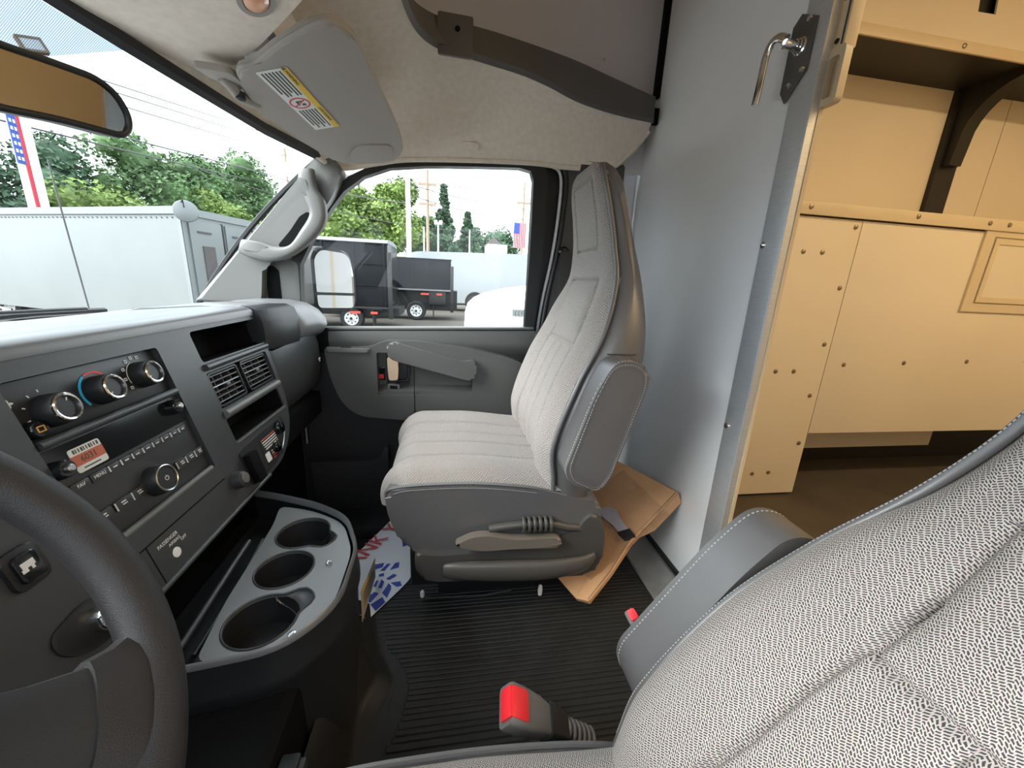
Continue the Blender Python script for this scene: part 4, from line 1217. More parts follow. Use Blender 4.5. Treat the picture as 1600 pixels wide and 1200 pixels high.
    for i in range(6):
        c = Vector((-.275, -.185 - i * .014, .292 - max(0, i - 4) * .002))
        tube('bellows_ring', [Cc(c + Vector((.0155 * cos(2 * pi * k_ / 14), 0, .0175 * sin(2 * pi * k_ / 14)))) for k_ in range(14)], .0042, 'shield', s, seg=6, closed=True)
    if riser:
        box('seat_riser', (xc - .17, -.34, 0.0), (xc + .19, .03, .15), 'panel_black', s, bev=.01)
        box('slide_rail', (xc - .205, -.37, .128), (xc - .175, .075, .15), 'void_black', s, bev=.004)
        box('slide_rail', (xc + .175, -.37, .128), (xc + .205, .075, .15), 'void_black', s, bev=.004)
        box('rail_bracket', (xc - .22, .035, .08), (xc - .16, .10, .20), 'panel_black', s, bev=.012)
        tube('adjust_bar', [(xc - .16, .085, .012), (xc - .19, .06, .010), (xc - .20, -.10, .012), (xc - .19, -.18, .014)], .0035, 'dash', s, seg=6)
        lathe('bar_tip', [(.006, 0), (.007, .012), (.004, .02), (0, .022)], T((xc - .185, .072, .012)), 'lower_white', s, seg=10)
        lathe('bar_tip', [(.006, 0), (.007, .016), (.005, .030), (0, .034)], T((xc - .21, -.262, .010)), 'lower_white', s, seg=10)
        boxes('label_strip', [((xc - .168, .098, .165 + i * .012), (xc - .158, .101, .169 + i * .012)) for i in range(3)], 'print_white', s)
    else:
        box('seat_riser', (xc - .19, -.34, 0.0), (xc + .19, .03, .07), 'panel_black', s, bev=.01)
    return s

ps = make_seat('passenger_seat', 'light grey woven high-backed seat beside the passenger door', .45, 1, 0.0, 0.0, 130, 240, True)
ds = make_seat('driver_seat', 'grey herringbone driver seat filling the near right corner', -.525, -1, .330, -.139, 200, 380, False, dy=.013, ak=1.14, sk=.62)

# ---- buckles beside the driver seat
def buckle(name, label, base, tip, wv, w, th):
    b = Vector(base); t = Vector(tip)
    M = frame(b, (t - b), wv)
    L = (t - b).length
    o = thing(name, label, 'buckle', base)
    def ring(x, hw, ht):
        return [(x, y, z) for y, z in rounded([(-hw, -ht), (hw, -ht), (hw, ht), (-hw, ht)], min(hw, ht) * .45, 3)]
    loft('buckle_body', [ring(.0, w * .30, th * .55), ring(L * .25, w * .36, th * .75), ring(L * .45, w * .44, th * .95), ring(L * .75, w * .5, th), ring(L * .96, w * .5, th), ring(L, w * .47, th * .92)], 'buckle', o, M=M)
    prism('release_button', rect(L * .72, -w * .36, L * 1.004, w * .36, .004), th * .55, M, 'red_button', o, z0=th * .55, bev=.002)
    prism('button_face', rect(-w * .36, -th * .45, w * .36, th * 1.0, .003), .004, M @ frame((L, 0, 0), (0, 1, 0), (0, 0, 1)), 'red_button', o, bev=.001)
    loft('stalk_collar', [ring(-.012, w * .34, th * .7), ring(L * .16, w * .42, th * .95), ring(L * .26, w * .42, th * .95)], 'panel_black', o, M=M)
    for i in range(6):
        c = Vector((-.016 - i * .011, 0, 0))
        tube('stalk_rib', [c + Vector((0, w * .25 * cos(2 * pi * k_ / 14), th * .55 * sin(2 * pi * k_ / 14))) for k_ in range(14)], .005, 'buckle', o, seg=6, closed=True, M=M)
    return o
buckle('belt_buckle', 'grey belt buckle with red button standing beside the driver seat cushion', (-.195, -.185, .160), (-.195, -.092, .224), (-1, 0, -.30), .060, .018)
buckle('belt_buckle', 'small red-tipped belt buckle peeping past the driver seat armrest', (-.172, -.345, .272), (-.170, -.303, .350), (-1, 0, 0), .028, .009)
# ================================================================== overhead things
# ---- sun visor
vis = thing('sun_visor', 'taupe passenger sun visor folded up with a warning label', 'sun visor', (.45, .28, 1.235))
Mv = frame((.45, .28, 1.3315 - .09 * .45 - .2 * .28), (1, 0, -.09), (0, 1, -.2))
Vi = Mv.inverted()
vo = [(.246, .353, 1.239), (.202, .292, 1.255), (.161, .215, 1.274), (.169, .187, 1.279), (.202, .168, 1.280), (.296, .159, 1.273), (.531, .140, 1.256), (.670, .143, 1.243), (.735, .172, 1.229), (.747, .212, 1.223), (.716, .306, 1.206), (.680, .342, 1.202), (.469, .399, 1.210), (.354, .409, 1.218), (.262, .390, 1.230)]
v2 = [tuple((Vi @ Vector(p))[:2]) for p in vo]
v2 = [tuple(p[:2]) for p in catmull([(a, b, 0) for a, b in v2], 4, closed=True)]
prism('visor_body', v2, .020, Mv, 'visor', vis, bev=.007, seg=3)
tube('visor_piping', [Mv @ Vector((p[0], p[1], .007)) for p in v2], .0045, 'visor', vis, seg=6, closed=True)
# stepped edge near the door
prism('visor_step', rounded([tuple((Vi @ Vector(p))[:2]) for p in ((.62, .165, 1.24), (.700, .175, 1.23), (.725, .215, 1.22), (.700, .292, 1.21), (.655, .290, 1.215), (.600, .251, 1.228))], .025), .004, Mv, 'visor', vis, bev=.0015, z0=-.0035)
Ml = frame((.372, .316, 1.3315 - .09 * .372 - .2 * .316 - .0016), (1, -.135, -.065), (-.13, -1, .21))
lab = prism('warning_label', rect(-.118, -.030, .118, .030, .003), .0008, Ml, 'label_white', vis, z0=-.0008)
prism('yellow_band', rect(-.118, .017, .118, .030, .002), .0004, Ml, 'label_yellow', lab, z0=0)
text('label_heading', '\u25B2WARNING', .0100, Ml @ T((-.092, .0233, .0006)), 'label_ink', lab)
text('label_heading', 'AVERTISSEMENT', .0085, Ml @ T((.055, .0233, .0006)), 'label_ink', lab)
ll = []
for i in range(6):
    y = .012 - i * .0068
    ll.append(((-.112, y - .0016, 0), (-.030 - .012 * (i % 3 == 2), y + .0016, .0004)))
    ll.append(((.026, y - .0016, 0), (.108 - .014 * (i % 2), y + .0016, .0004)))
boxes('label_lines', ll, 'label_ink', lab, M=Ml)['kind'] = 'stuff'
plate('ban_ring', [(.021 * cos(2 * pi * i / 28) - .002, .021 * sin(2 * pi * i / 28) - .006) for i in range(28)], [[(.0175 * cos(2 * pi * i / 28) - .002, .0175 * sin(2 * pi * i / 28) - .006) for i in range(28)][::-1]], .0005, Ml, 'print_red', lab)
box('ban_bar', (-.019, -.0014, .0002), (.019, .0014, .0006), 'print_red', lab, M=Ml @ T((-.002, -.006, 0)) @ Matrix.Rotation(2.2, 4, 'Z'))
boxes('seat_pictogram', [((-.010, -.012, .0), (-.006, .004, .0004)), ((-.006, -.012, 0), (.006, -.008, .0004)), ((.001, -.004, 0), (.008, .004, .0004))], 'label_ink', lab, M=Ml)
# pivot and its base plate
prism('pivot_base', rounded([(.250, .462), (.290, .452), (.330, .420), (.300, .398), (.255, .405)], .008), .012, T((0, 0, 1.228)), 'visor', vis, bev=.003)
tube('pivot_arm', catmull([(.285, .432, 1.232), (.305, .424, 1.224), (.335, .425, 1.220), (.372, .408, 1.222)], 4), .010, 'visor', vis, seg=10)
lathe('pivot_pin', [(.009, 0), (.009, .012), (.005, .014), (0, .014)], frame((.322, .418, 1.222), (1, 0, 0), (0, 1, 0)) @ Matrix.Rotation(pi, 4, 'X'), 'panel_black', vis, seg=14)

# unseen driver side visor, added swung down to keep sun off the seat
dv = thing('sun_visor', 'unseen taupe driver sun visor added swung down to shade the driver seat', 'sun visor', (-.55, .42, 1.2))
Md = frame((-.56, .405, 1.135), (1, 0, 0), (0, .25, 1))
prism('visor_body', rect(-.27, -.095, .27, .09, .03, 6), .020, Md, 'visor', dv, bev=.007, seg=3, z0=-.01)
tube('pivot_arm', [(-.80, .43, 1.225), (-.78, .43, 1.228), (-.30, .43, 1.228)], .006, 'visor', dv, seg=8)
# ---- moulded pod with the reading lamp
pod = thing('overhead_console', 'beige moulded overhead pod with a dome lamp', 'overhead console', (XM, .4, 1.27))
ph = [(.089, .196), (.213, .315), (.280, .385), (.325, .450), (.330, .500), (.245, .528), (.1, .545), (-.04, .552)]
po_ = [(-.04, .150)] + ph + [mir((a, b, 0))[:2] for a, b in ph[-2::-1]]
Mp = frame((0, .35, 1.268), (1, 0, 0), (0, 1, -.15))
p2 = [(a, (b - .35) * 1.011) for a, b in po_]
prism('pod_shell', rounded(p2, .05, 5), .16, Mp, 'headliner', pod, bev=.018, seg=4)
lm = plate('lamp_bezel', [(.040 * cos(2 * pi * i / 32), .026 * sin(2 * pi * i / 32)) for i in range(32)], [[(.031 * cos(2 * pi * i / 32), .018 * sin(2 * pi * i / 32)) for i in range(32)][::-1]], .006, Mp @ T((.116, -.058, -.004)) @ Matrix.Rotation(.55, 4, 'Z'), 'visor', pod)
lathe('lamp_lens', [(.031, .0), (.027, -.006), (.014, -.010), (0, -.011)], Mp @ T((.116, -.058, .001)) @ Matrix.Rotation(.55, 4, 'Z') @ Matrix.Diagonal((1, .6, 1, 1)), 'lamp_lens', lm, seg=28)

# ---- rear-view mirror
mn_ = Vector((-.377, -.919, -.112)).normalized()
mh = Vector((.92518, -.37953, 0))
Mm = frame((-.10, .42, 1.045), mh, (0, 0, 1))
if (Mm.to_3x3() @ Vector((0, 0, 1))).dot(mn_) < 0:
    Mm = Mm @ Matrix.Rotation(pi, 4, 'Y')
az_ = mn_; ay_ = az_.cross(mh).normalized()
Mm = Matrix((mh, ay_, az_)).transposed().to_4x4(); Mm.translation = (-.10, .42, 1.045)
Mi = Mm.inverted()
rm = thing('rear_view_mirror', 'black-framed rear-view mirror reflecting the tan cargo body', 'mirror', (-.12, .44, 1.05))
mo_ = [(-.34, .500, 1.090), (-.135, .430, 1.082), (-.103, .417, 1.085), (-.066, .401, 1.087), (-.047, .394, 1.078), (-.035, .392, 1.058), (-.034, .394, 1.041), (-.043, .399, 1.028), (-.096, .420, 1.025), (-.140, .439, 1.019), (-.34, .505, 1.015)]
m2 = [tuple((Mi @ Vector(p))[:2]) for p in mo_]
m2 = rounded(m2, .010)
cx_ = sum(p[0] for p in m2) / len(m2); cy_ = sum(p[1] for p in m2) / len(m2)
def shrink(pts, d):
    out = []
    n = len(pts)
    for i in range(n):
        a = Vector(pts[i - 1]); b = Vector(pts[(i + 1) % n])
        t = (b - a).normalized()
        nn_ = Vector((-t.y, t.x))
        c = Vector((cx_, cy_)) - Vector(pts[i])
        if nn_.dot(c) < 0: nn_ = -nn_
        out.append(tuple(Vector(pts[i]) + nn_ * d))
    return out
prism('mirror_shell', m2, .026, Mm, 'panel_black', rm, z0=-.028, bev=.006, seg=3)
prism('mirror_glass', shrink(m2, .0065), .001, Mm, 'mirror', rm, z0=-.0018)
tube('mirror_rim', [Mm @ Vector((p[0], p[1], -.0005)) for p in shrink(m2, .0035)], .0036, 'panel_black', rm, seg=8, closed=True)
tube('mirror_stem', catmull([(-.13, .455, 1.055), (-.122, .475, 1.105), (-.105, .52, 1.155), (-.10, .565, 1.19)], 5), .011, 'panel_black', rm, seg=10)
lathe('stem_button', [(.022, 0), (.022, .008), (.012, .014), (0, .015)], frame((-.10, .585, 1.20), (1, 0, 0), (0, .66, -.75)) @ Matrix.Rotation(0, 4, 'X'), 'panel_black', rm, seg=16)

# ================================================================== loose things on the floor
cb = thing('cardboard_box', 'flat cardboard parcel in shrink wrap leaning behind the passenger seat', 'cardboard box', (.35, -.5, .1))
nb = Vector((-.24151683, .47083852, .84851677))
def onb(x, y, d=0.0):
    z = (-.1741938 - nb.x * x - nb.y * y) / nb.z
    return Vector((x, y, z)) + nb * d
top = [(.546, -.591), (.316, -.702), (.246, -.525), (.199, -.453), (.160, -.378), (.183, -.350), (.278, -.311), (.40, -.36), (.52, -.43)]
n = len(top)
mk('parcel', [onb(*p) for p in top] + [onb(*p, -.014) for p in top], [tuple(range(n)), tuple(range(n, 2 * n))[::-1]] + [(i, (i + 1) % n, n + (i + 1) % n, n + i) for i in range(n)], 'cardboard', cb)
mk('flap', [onb(.316, -.702), onb(.250, -.53), onb(.268, -.60, -.036), onb(.308, -.70, -.040)], [(0, 1, 2, 3)], 'cardboard', cb)
mk('tip_fold', [onb(.199, -.453, .002), onb(.160, -.378, .002), onb(.183, -.350, .003), onb(.215, -.40, .006)], [(0, 1, 2, 3)], 'cardboard', cb)
random.seed(3)
def film(u, v):
    x0 = .205 + .20 * v + .06 * u; y0 = -.40 - .25 * u + .09 * v * (1 - u)
    return onb(x0 + .02 * v, y0 + .05 * v, .004 + .0030 * sin(37 * u + 5 * v) * sin(23 * v + 9 * u) + .0025 * random.random())
grid('shrink_film', film, 30, 22, 'film', cb, sharp=180)
tube('wrap_edge', [onb(.318, -.700, .001), onb(.248, -.526, .004), onb(.200, -.455, .003), onb(.162, -.38, .002)], .005, 'shrink_wrap', cb, seg=7)
sp_ = thing('belt_end', 'pale lilac belt end with dark plastic tip lying on the parcel', 'belt end', (.32, -.51, .19))
stp2 = [(.385, -.495), (.365, -.505), (.340, -.510), (.310, -.518), (.282, -.524)]
wd_ = [.020, .026, .020, .015, .014]
vs = []
for i, p in enumerate(stp2):
    d_ = Vector((.30, .95, 0)).normalized() * wd_[i]
    vs += [onb(p[0] + d_.x, p[1] + d_.y, .010 + .004 * (i % 2)), onb(p[0] - d_.x, p[1] - d_.y, .010 + .003 * ((i + 1) % 2)), onb(p[0] - d_.x, p[1] - d_.y, .001), onb(p[0] + d_.x, p[1] + d_.y, .001)]
loft('fabric', [vs[i * 4:i * 4 + 4] for i in range(5)], 'lilac', sp_, sharp=60)
loft('plastic_tip', [[onb(.284 + dx, -.523 + dy, h) for dx, dy, h in ((.004, .017, .015), (-.004, -.017, .015), (-.004, -.017, .002), (.004, .017, .002))], [onb(.255 + dx, -.530 + dy, h) for dx, dy, h in ((.004, .015, .014), (-.004, -.015, .014), (-.004, -.015, .002), (.004, .015, .002))]], 'panel_black', sp_)

pm = thing('paper_floor_mat', 'white paper floor mat printed THANK YOU in red with a blue tread', 'paper mat', (.4, .2, .006))
def pz(x, y):
    c = sstep(.04, 0, abs(x - .19) + abs(y - .225)) * .03
    return .0075 + .004 * sin(9 * x + 4 * y) ** 2 + c
pout = [(.69, .185), (.60, .100), (.47, .095), (.355, .108), (.314, .130), (.198, .213), (.205, .250), (.245, .30), (.262, .43), (.69, .43)]
def pfn(u, v):
    # sheet bounded by the near edge (v=0) and the far edge (v=1)
    near = catmull([(.198, .213, 0), (.255, .172, 0), (.314, .130, 0), (.355, .110, 0), (.45, .098, 0), (.58, .090, 0), (.69, .150, 0)], 8)
    far = catmull([(.205, .25, 0), (.25, .29, 0), (.33, .312, 0), (.42, .305, 0), (.50, .277, 0), (.58, .240, 0), (.70, .185, 0)], 8)
    i = min(len(near) - 1, int(round(u * (len(near) - 1))))
    p = near[i].lerp(far[i], v)
    p.z = pz(p.x, p.y)
    return p
grid('paper_sheet', pfn, 48, 14, 'paper', pm)
blocks = [[(0.255, 0.209), (0.277, 0.183), (0.259, 0.173), (0.234, 0.192)], [(0.276, 0.227), (0.298, 0.208), (0.292, 0.196), (0.263, 0.212)], [(0.294, 0.185), (0.314, 0.177), (0.307, 0.163), (0.276, 0.17)],
          [(0.321, 0.214), (0.342, 0.209), (0.338, 0.204), (0.317, 0.207)], [(0.315, 0.2), (0.343, 0.195), (0.334, 0.187), (0.311, 0.19)], [(0.314, 0.177), (0.328, 0.173), (0.316, 0.164), (0.304, 0.165)],
          [(0.329, 0.166), (0.332, 0.141), (0.316, 0.135), (0.313, 0.148)], [(0.364, 0.206), (0.369, 0.193), (0.357, 0.191), (0.356, 0.205)], [(0.346, 0.182), (0.363, 0.164), (0.357, 0.154), (0.341, 0.172)],
          [(0.282, 0.229), (0.303, 0.218), (0.303, 0.226), (0.288, 0.232)], [(0.406, 0.225), (0.411, 0.199), (0.394, 0.201), (0.386, 0.221)], [(0.38, 0.204), (0.406, 0.189), (0.405, 0.179), (0.379, 0.192)],
          [(0.381, 0.176), (0.407, 0.165), (0.41, 0.153), (0.389, 0.153)], [(0.522, 0.156), (0.546, 0.14), (0.531, 0.12), (0.502, 0.12), (0.485, 0.149)]]
for b in blocks:
    c = (sum(p[0] for p in b) / len(b), sum(p[1] for p in b) / len(b))
    q = [((p[0] - c[0]) * 1.08 + c[0], (p[1] - c[1]) * 1.08 + c[1]) for p in b]
    mk('tread_block', [(p[0], p[1], pz(*p) + .0012) for p in q] + [(p[0], p[1], pz(*p) + .0006) for p in q], [tuple(range(len(q))), tuple(range(len(q), 2 * len(q)))], 'paper_blue', pm)
text('printed_text', 'THANK YOU', .074, frame((.512, .240, .0150), (.87, -.49, 0), (.49, .87, 0)), 'paper_red', pm, ext=.0003)
tgc = thing('hang_tag', 'small tan card tag with a yellow edge against the console', 'tag', (.2, .213, .01))
mk('card', [(.345, .212, .020), (.352, .213, .078), (.150, .205, .150), (.140, .204, .070), (.345, .213, .020), (.352, .214, .078), (.150, .206, .150), (.140, .205, .070)], [(0, 1, 2, 3), (7, 6, 5, 4), (0, 4, 5, 1), (1, 5, 6, 2), (2, 6, 7, 3), (3, 7, 4, 0)], 'tag_tan', tgc)
mk('yellow_edge', [(.3515, .2115, .070), (.353, .2115, .080), (.150, .204, .152), (.150, .204, .138)], [(0, 1, 2, 3)], 'label_yellow', tgc)
mk('print_lines', [q for i in range(6) for q in ((.335 - i * .002, .2112, .030 + i * .006), (.335 - i * .002, .2112, .032 + i * .006), (.170, .2048, .090 + i * .008), (.170, .2048, .087 + i * .008))], [(4 * i, 4 * i + 1, 4 * i + 2, 4 * i + 3) for i in range(6)], 'label_ink', tgc)

# ================================================================== cargo body behind the partition
wb_ = thing('wall_back', 'tan inner walls of the cargo body seen through the doorway', 'wall', (0, -3.9, 0), kind='structure')
box('body_floor', (-1.15, -3.9, -.06), (1.10, -.74, -.002), 'cargo_floor', wb_)
box('rear_wall', (-1.15, -3.92, 0), (1.15, -3.9, 2.24), 'cargo', wb_)
box('near_wall', (-1.17, -3.9, 0), (-1.15, -.74, 2.24), 'cargo', wb_)
for i, (y0, y1) in enumerate(((-2.594, -.742), (-3.9, -2.598))):
    box('wall_sheet', (1.05, y0, 0), (1.07, y1, 2.24), 'cargo', wb_)
sh_ = thing('shelf_unit', 'tan sheet-metal cabinet and shelf along the cargo wall', 'shelf unit', (.85, -2.2, 0))
box('end_panel', (.700, -1.552, .012), (.712, -.78, 1.168), 'cargo', sh_, bev=.001)
box('front_panel', (.700, -3.6, .300), (.712, -1.5555, 1.168), 'cargo', sh_, bev=.001)
box('bench_top', (.690, -3.6, 1.176), (1.05, -.78, 1.186), 'cargo_trim', sh_)
box('front_rail', (.686, -3.6, 1.172), (.694, -.78, 1.215), 'cargo_trim', sh_, bev=.001)
box('low_beam', (1.00, -2.73, .085), (1.03, -1.60, .20), 'cargo', sh_, bev=.003)
box('painted_shade_back', (1.032, -3.6, .0), (1.045, -.8, 1.17), 'bracket', sh_)  # near-black colour paints the darkness under the cabinet
box('upper_shelf', (.800, -3.6, 1.812), (1.05, -.78, 1.822), 'bracket', sh_)
box('shelf_lip', (.792, -3.6, 1.796), (.800, -.78, 1.832), 'cargo_trim', sh_, bev=.001)
plate('upper_fascia', [(-3.6, 1.832), (-.78, 1.832), (-.78, 2.23), (-3.6, 2.23)], [[(-2.003, 1.928), (-1.922, 1.926), (-1.905, 2.02), (-1.99, 2.02)]], .006, YZ @ T((0, 0, .796)), 'cargo', sh_)
box('slot_back', (.82, -2.1, 1.90), (.825, -1.85, 2.05), 'bracket', sh_)
po2 = box('wall_post', (1.030, -2.372, 1.186), (1.050, -2.258, 1.812), 'bracket', sh_)
gs = [(1.045, 1.50), (1.045, 1.812), (.80, 1.812), (.80, 1.790)]
for i in range(9):
    a = pi / 2 * i / 8
    gs.append((.80 + .19 * sin(a), 1.60 + .19 * cos(a)))
gs.append((1.0, 1.50))
prism('shelf_bracket', gs, .07, frame((0, -2.28, 0), (1, 0, 0), (0, 0, 1)), 'bracket', sh_)
# access hatch in the front panel
hf = plate('hatch_frame', [(-3.2, .850), (-2.140, .850), (-2.140, 1.178), (-3.2, 1.178)], [[(-3.15, .884), (-2.190, .884), (-2.190, 1.150), (-3.15, 1.150)]], .008, YZ @ T((0, 0, .6915)), 'cargo_trim', sh_)
box('hatch_door', (.692, -3.14, .890), (.699, -2.196, 1.144), 'cargo', sh_)
plate('hatch_edge', [(-3.14, .890), (-2.196, .890), (-2.196, 1.144), (-3.14, 1.144)], [[(-3.12, .912), (-2.218, .912), (-2.218, 1.122), (-3.12, 1.122)]], .004, YZ @ T((0, 0, .6885)), 'cargo_trim', sh_)
scr = [(-1.323, 1.044), (-1.407, 1.046), (-1.525, .918), (-1.521, .693), (-1.322, .577), (-1.407, .578), (-1.514, .473), (-1.520, .255), (-1.321, .113), (-1.401, .117), (-1.527, 1.144), (-1.641, .609), (-1.945, .621), (-2.282, .632), (-2.62, .64), (-2.95, .645)]
sc0 = None
for (y, z) in scr:
    Ms = Matrix(((0, 0, -1, .700), (1, 0, 0, y), (0, -1, 0, z), (0, 0, 0, 1)))
    if sc0 is None:
        sc0 = lathe('screw', [(.0095, 0), (.0085, .003), (.004, .005), (0, .005)], I4, 'screw', sh_, seg=10)
        sc0.matrix_basis = Ms
    else:
        dup(sc0, Ms, sh_)
for y in (-1.30, -1.78, -2.13, -2.23, -2.6):
    dup(sc0, Matrix(((0, 0, -1, .686), (1, 0, 0, y), (0, -1, 0, 1.197), (0, 0, 0, 1))), sh_)
for y in (-1.42, -1.90, -2.5):
    dup(sc0, Matrix(((0, 0, -1, .792), (1, 0, 0, y), (0, -1, 0, 1.815), (0, 0, 0, 1))), sh_)
# sliding door jamb bar and its recessed pull
jb = thing('door_jamb_bar', 'tan screwed upright bar at the top of the partition doorway', 'upright bar', (.15, -.75, 1.35))
box('bar', (.118, -.765, 1.345), (.146, -.738, 2.23), 'cargo_trim', jb, bev=.002)
box('bar_groove', (.122, -.738, 1.345), (.125, -.7365, 2.23), 'cargo_floor', jb)
for z in (1.36, 1.43, 1.50):
    lathe('screw', [(.005, 0), (.0045, .002), (0, .0025)], frame((.135, -.738, z), (-1, 0, 0), (0, 0, 1)), 'bracket', jb, seg=10)
box('jamb_return', (.1385, -.744, 0.0), (.1415, -.735, 1.345), 'cargo_trim', jb)
pg = thing('flush_pull', 'clear plastic flush pull below the tan upright bar', 'pull handle', (.14, -.76, 1.28))
Mg = frame((.128, -.748, 1.298), (-1, 0, 0), (0, 0, 1))
plate('pull_ring', rect(-.021, -.050, .021, .050, .012), [rect(-.011, -.036, .011, .034, .007)[::-1]], .014, Mg, 'cargo_trim', pg)
prism('pull_back', rect(-.019, -.048, .019, .048, .010), .003, Mg, 'cargo_trim', pg, z0=-.004)
# chrome lever handle
lh = thing('lever_handle', 'chrome lever latch on a dark plate beside the doorway edging', 'door handle', (.2, -.70, 1.35))
Mk = frame((.195, -.7150, 1.365), (1, 0, 0), (0, 0, 1))
prism('back_plate', [(-.015, -.085), (.028, -.040), (.030, .050), (-.012, .075), (-.030, .06), (-.032, -.06)], .004, frame((.196, -.7155, 1.365), (-1, 0, 0), (0, 0, 1)), 'cutout_trim', lh, bev=.001)
lathe('spindle', [(.016, 0), (.016, .004), (.013, .006), (.013, .010), (.011, .012), (.011, .016), (.009, .018), (.009, .040), (0, .040)], frame((.196, -.7145, 1.378), (-1, 0, 0), (0, 0, 1)), 'chrome', lh, seg=20)
tube('lever', catmull([(.190, -.672, 1.382), (.205, -.668, 1.392), (.222, -.666, 1.390), (.233, -.666, 1.372), (.236, -.666, 1.34), (.240, -.667, 1.305), (.243, -.668, 1.285)], 6), [.009 + .0 * i for i in range(37)], 'chrome', lh, seg=12, flat=.7)
for (x_, z_) in ((.185, 1.42), (.178, 1.33), (.206, 1.312)):
    lathe('plate_bolt', [(.006, 0), (.005, .003), (0, .0035)], frame((x_, -.7115, z_), (-1, 0, 0), (0, 0, 1)), 'chrome', lh, seg=10)
# warm strip lamp in the body roof
la = thing('ceiling_lamp', 'warm strip lamp under the roof of the cargo body', 'lamp', (-.6, -2.2, 2.2))
box('lamp_housing', (-.70, -3.2, 2.205), (-.50, -1.3, 2.23), 'cargo', la)
mat('lamp_glow', (1, .8, .5), .5, emit=(1.0, .76, .42), estr=1.5)
box('lamp_tube', (-.67, -3.1, 2.195), (-.53, -1.4, 2.205), 'lamp_glow', la)
ld = bpy.data.lights.new('cargo_lamp_light', 'AREA')
ld.shape = 'RECTANGLE'; ld.size = .14; ld.size_y = 1.7
ld.energy = 6.2
ld.color = (1.0, .76, .45)
lo = bpy.data.objects.new('cargo_lamp_light', ld)
lo.location = (-.6, -2.25, 2.19)
COL.objects.link(lo)
# ================================================================== outdoors
GZ = -.75
gr = grid('ground', lambda u, v: Vector((-60 + 180 * u, -80 + 180 * v, GZ)), 2, 2, 'asphalt'); tag(gr, 'grey asphalt of the sales lot outside the van', 'ground', kind='structure')
bank = grid('grass_bank', lambda u, v: Vector((30 + 60 * u, -60 + 160 * v, GZ - .1 + 4.2 * sstep(0, .35, u))), 12, 12, 'grass'); tag(bank, 'green grass bank rising behind the parked trucks', 'grass', kind='structure')

# ---- exterior mirror of the passenger door
em = thing('door_mirror', 'large two-pane exterior mirror outside the passenger window', 'mirror', (1.05, .45, .75))
Mx_ = frame((1.05, .468, .852), (.10, -1, 0), (0, 0, 1))
if (Mx_.to_3x3() @ Vector((0, 0, 1))).x > 0:
    Mx_ = frame((1.05, .468, .852), (.25, -1, 0), (0, 0, 1))
# glass faces back towards the driver
gn = Vector((-.60, -.80, -.01)).normalized(); gr_ = Vector((0, 0, 1)).cross(gn).normalized(); gu_ = gn.cross(gr_)
Mx_ = Matrix((gr_, gu_, gn)).transposed().to_4x4(); Mx_.translation = (1.05, .455, .852)
sh2 = rounded([(-.100, -.118), (.098, -.125), (.102, .02), (.082, .120), (-.070, .128), (-.103, .09)], [.03, .04, .03, .05, .04, .03], 5)
prism('housing', sh2, .07, Mx_, 'truck_frame', em, z0=-.075, bev=.015, seg=3)
prism('main_glass', rounded([(-.088, -.045), (.089, -.050), (.089, .02), (.071, .108), (-.061, .114), (-.090, .08)], [.006, .006, .02, .04, .03, .02], 5), .002, Mx_, 'mirror', em, z0=-.004)
prism('spotter_glass', rounded([(-.088, -.056), (.089, -.061), (.087, -.112), (-.085, -.106)], [.006, .006, .03, .02], 4), .002, Mx_, 'mirror', em, z0=-.004)
tube('mirror_arm', [(.93, .56, .74), (1.02, .545, .745), (1.07, .51, .76)], .020, 'truck_frame', em, seg=10)
# ---- wiper and aerial at the foot of the windscreen
wp = thing('wiper', 'black windscreen wiper lying along the foot of the glass', 'wiper', (.4, 1.0, .75))
tube('wiper_arm', [(.20, .985, .748), (.45, .985, .752), (.62, .965, .748)], .008, 'truck_frame', wp, seg=6)
tube('blade', [(.05, .968, .758), (.3, .968, .764), (.55, .955, .758)], .005, 'truck_frame', wp, seg=6)
an = thing('aerial', 'thin whip aerial standing on the front wing', 'aerial', (.81, 1.15, .70))
tube('whip', [(.81, 1.15, .66), (.79, 1.15, 1.03), (.785, 1.15, 1.16)], .0022, 'wire', an, seg=6)
lathe('aerial_base', [(.012, 0), (.010, .02), (.004, .04), (0, .04)], T((.81, 1.15, .64)), 'truck_frame', an, seg=10)
bn = box('bonnet', (-.75, .96, .35), (.80, 1.7, .66), 'white_paint', bev=.08, seg=4); tag(bn, 'white bonnet of the van ahead of the windscreen', 'bonnet')

# ---- wheels
def wheel(parent, x, y, r, w=.26):
    M = frame((x, y, GZ + r), (0, 1, 0), (0, 0, 1)) @ Matrix.Rotation(pi, 4, 'X')     # local z to -x
    t_ = lathe('tyre', [(r * .60, .0), (r * .72, .02), (r * .93, .01), (r, -.04), (r, -w), (r * .9, -w - .03), (r * .6, -w)], M, 'tyre', parent, seg=36)
    rm_ = lathe('wheel_rim', [(r * .62, .004), (r * .55, -.02), (r * .36, -.05), (r * .30, -.03), (r * .16, -.02), (r * .15, .04), (0, .045)], M, 'wheel_white', parent, seg=36)
    for i in range(8):
        a = 2 * pi * i / 8
        lathe('hand_hole', [(r * .075, 0), (r * .07, .004), (0, .004)], M @ T((r * .44 * cos(a), r * .44 * sin(a), -.034)), 'tyre', rm_, seg=10)
    lathe('hub', [(r * .13, .03), (r * .12, .055), (0, .06)], M, 'truck_frame', rm_, seg=14)

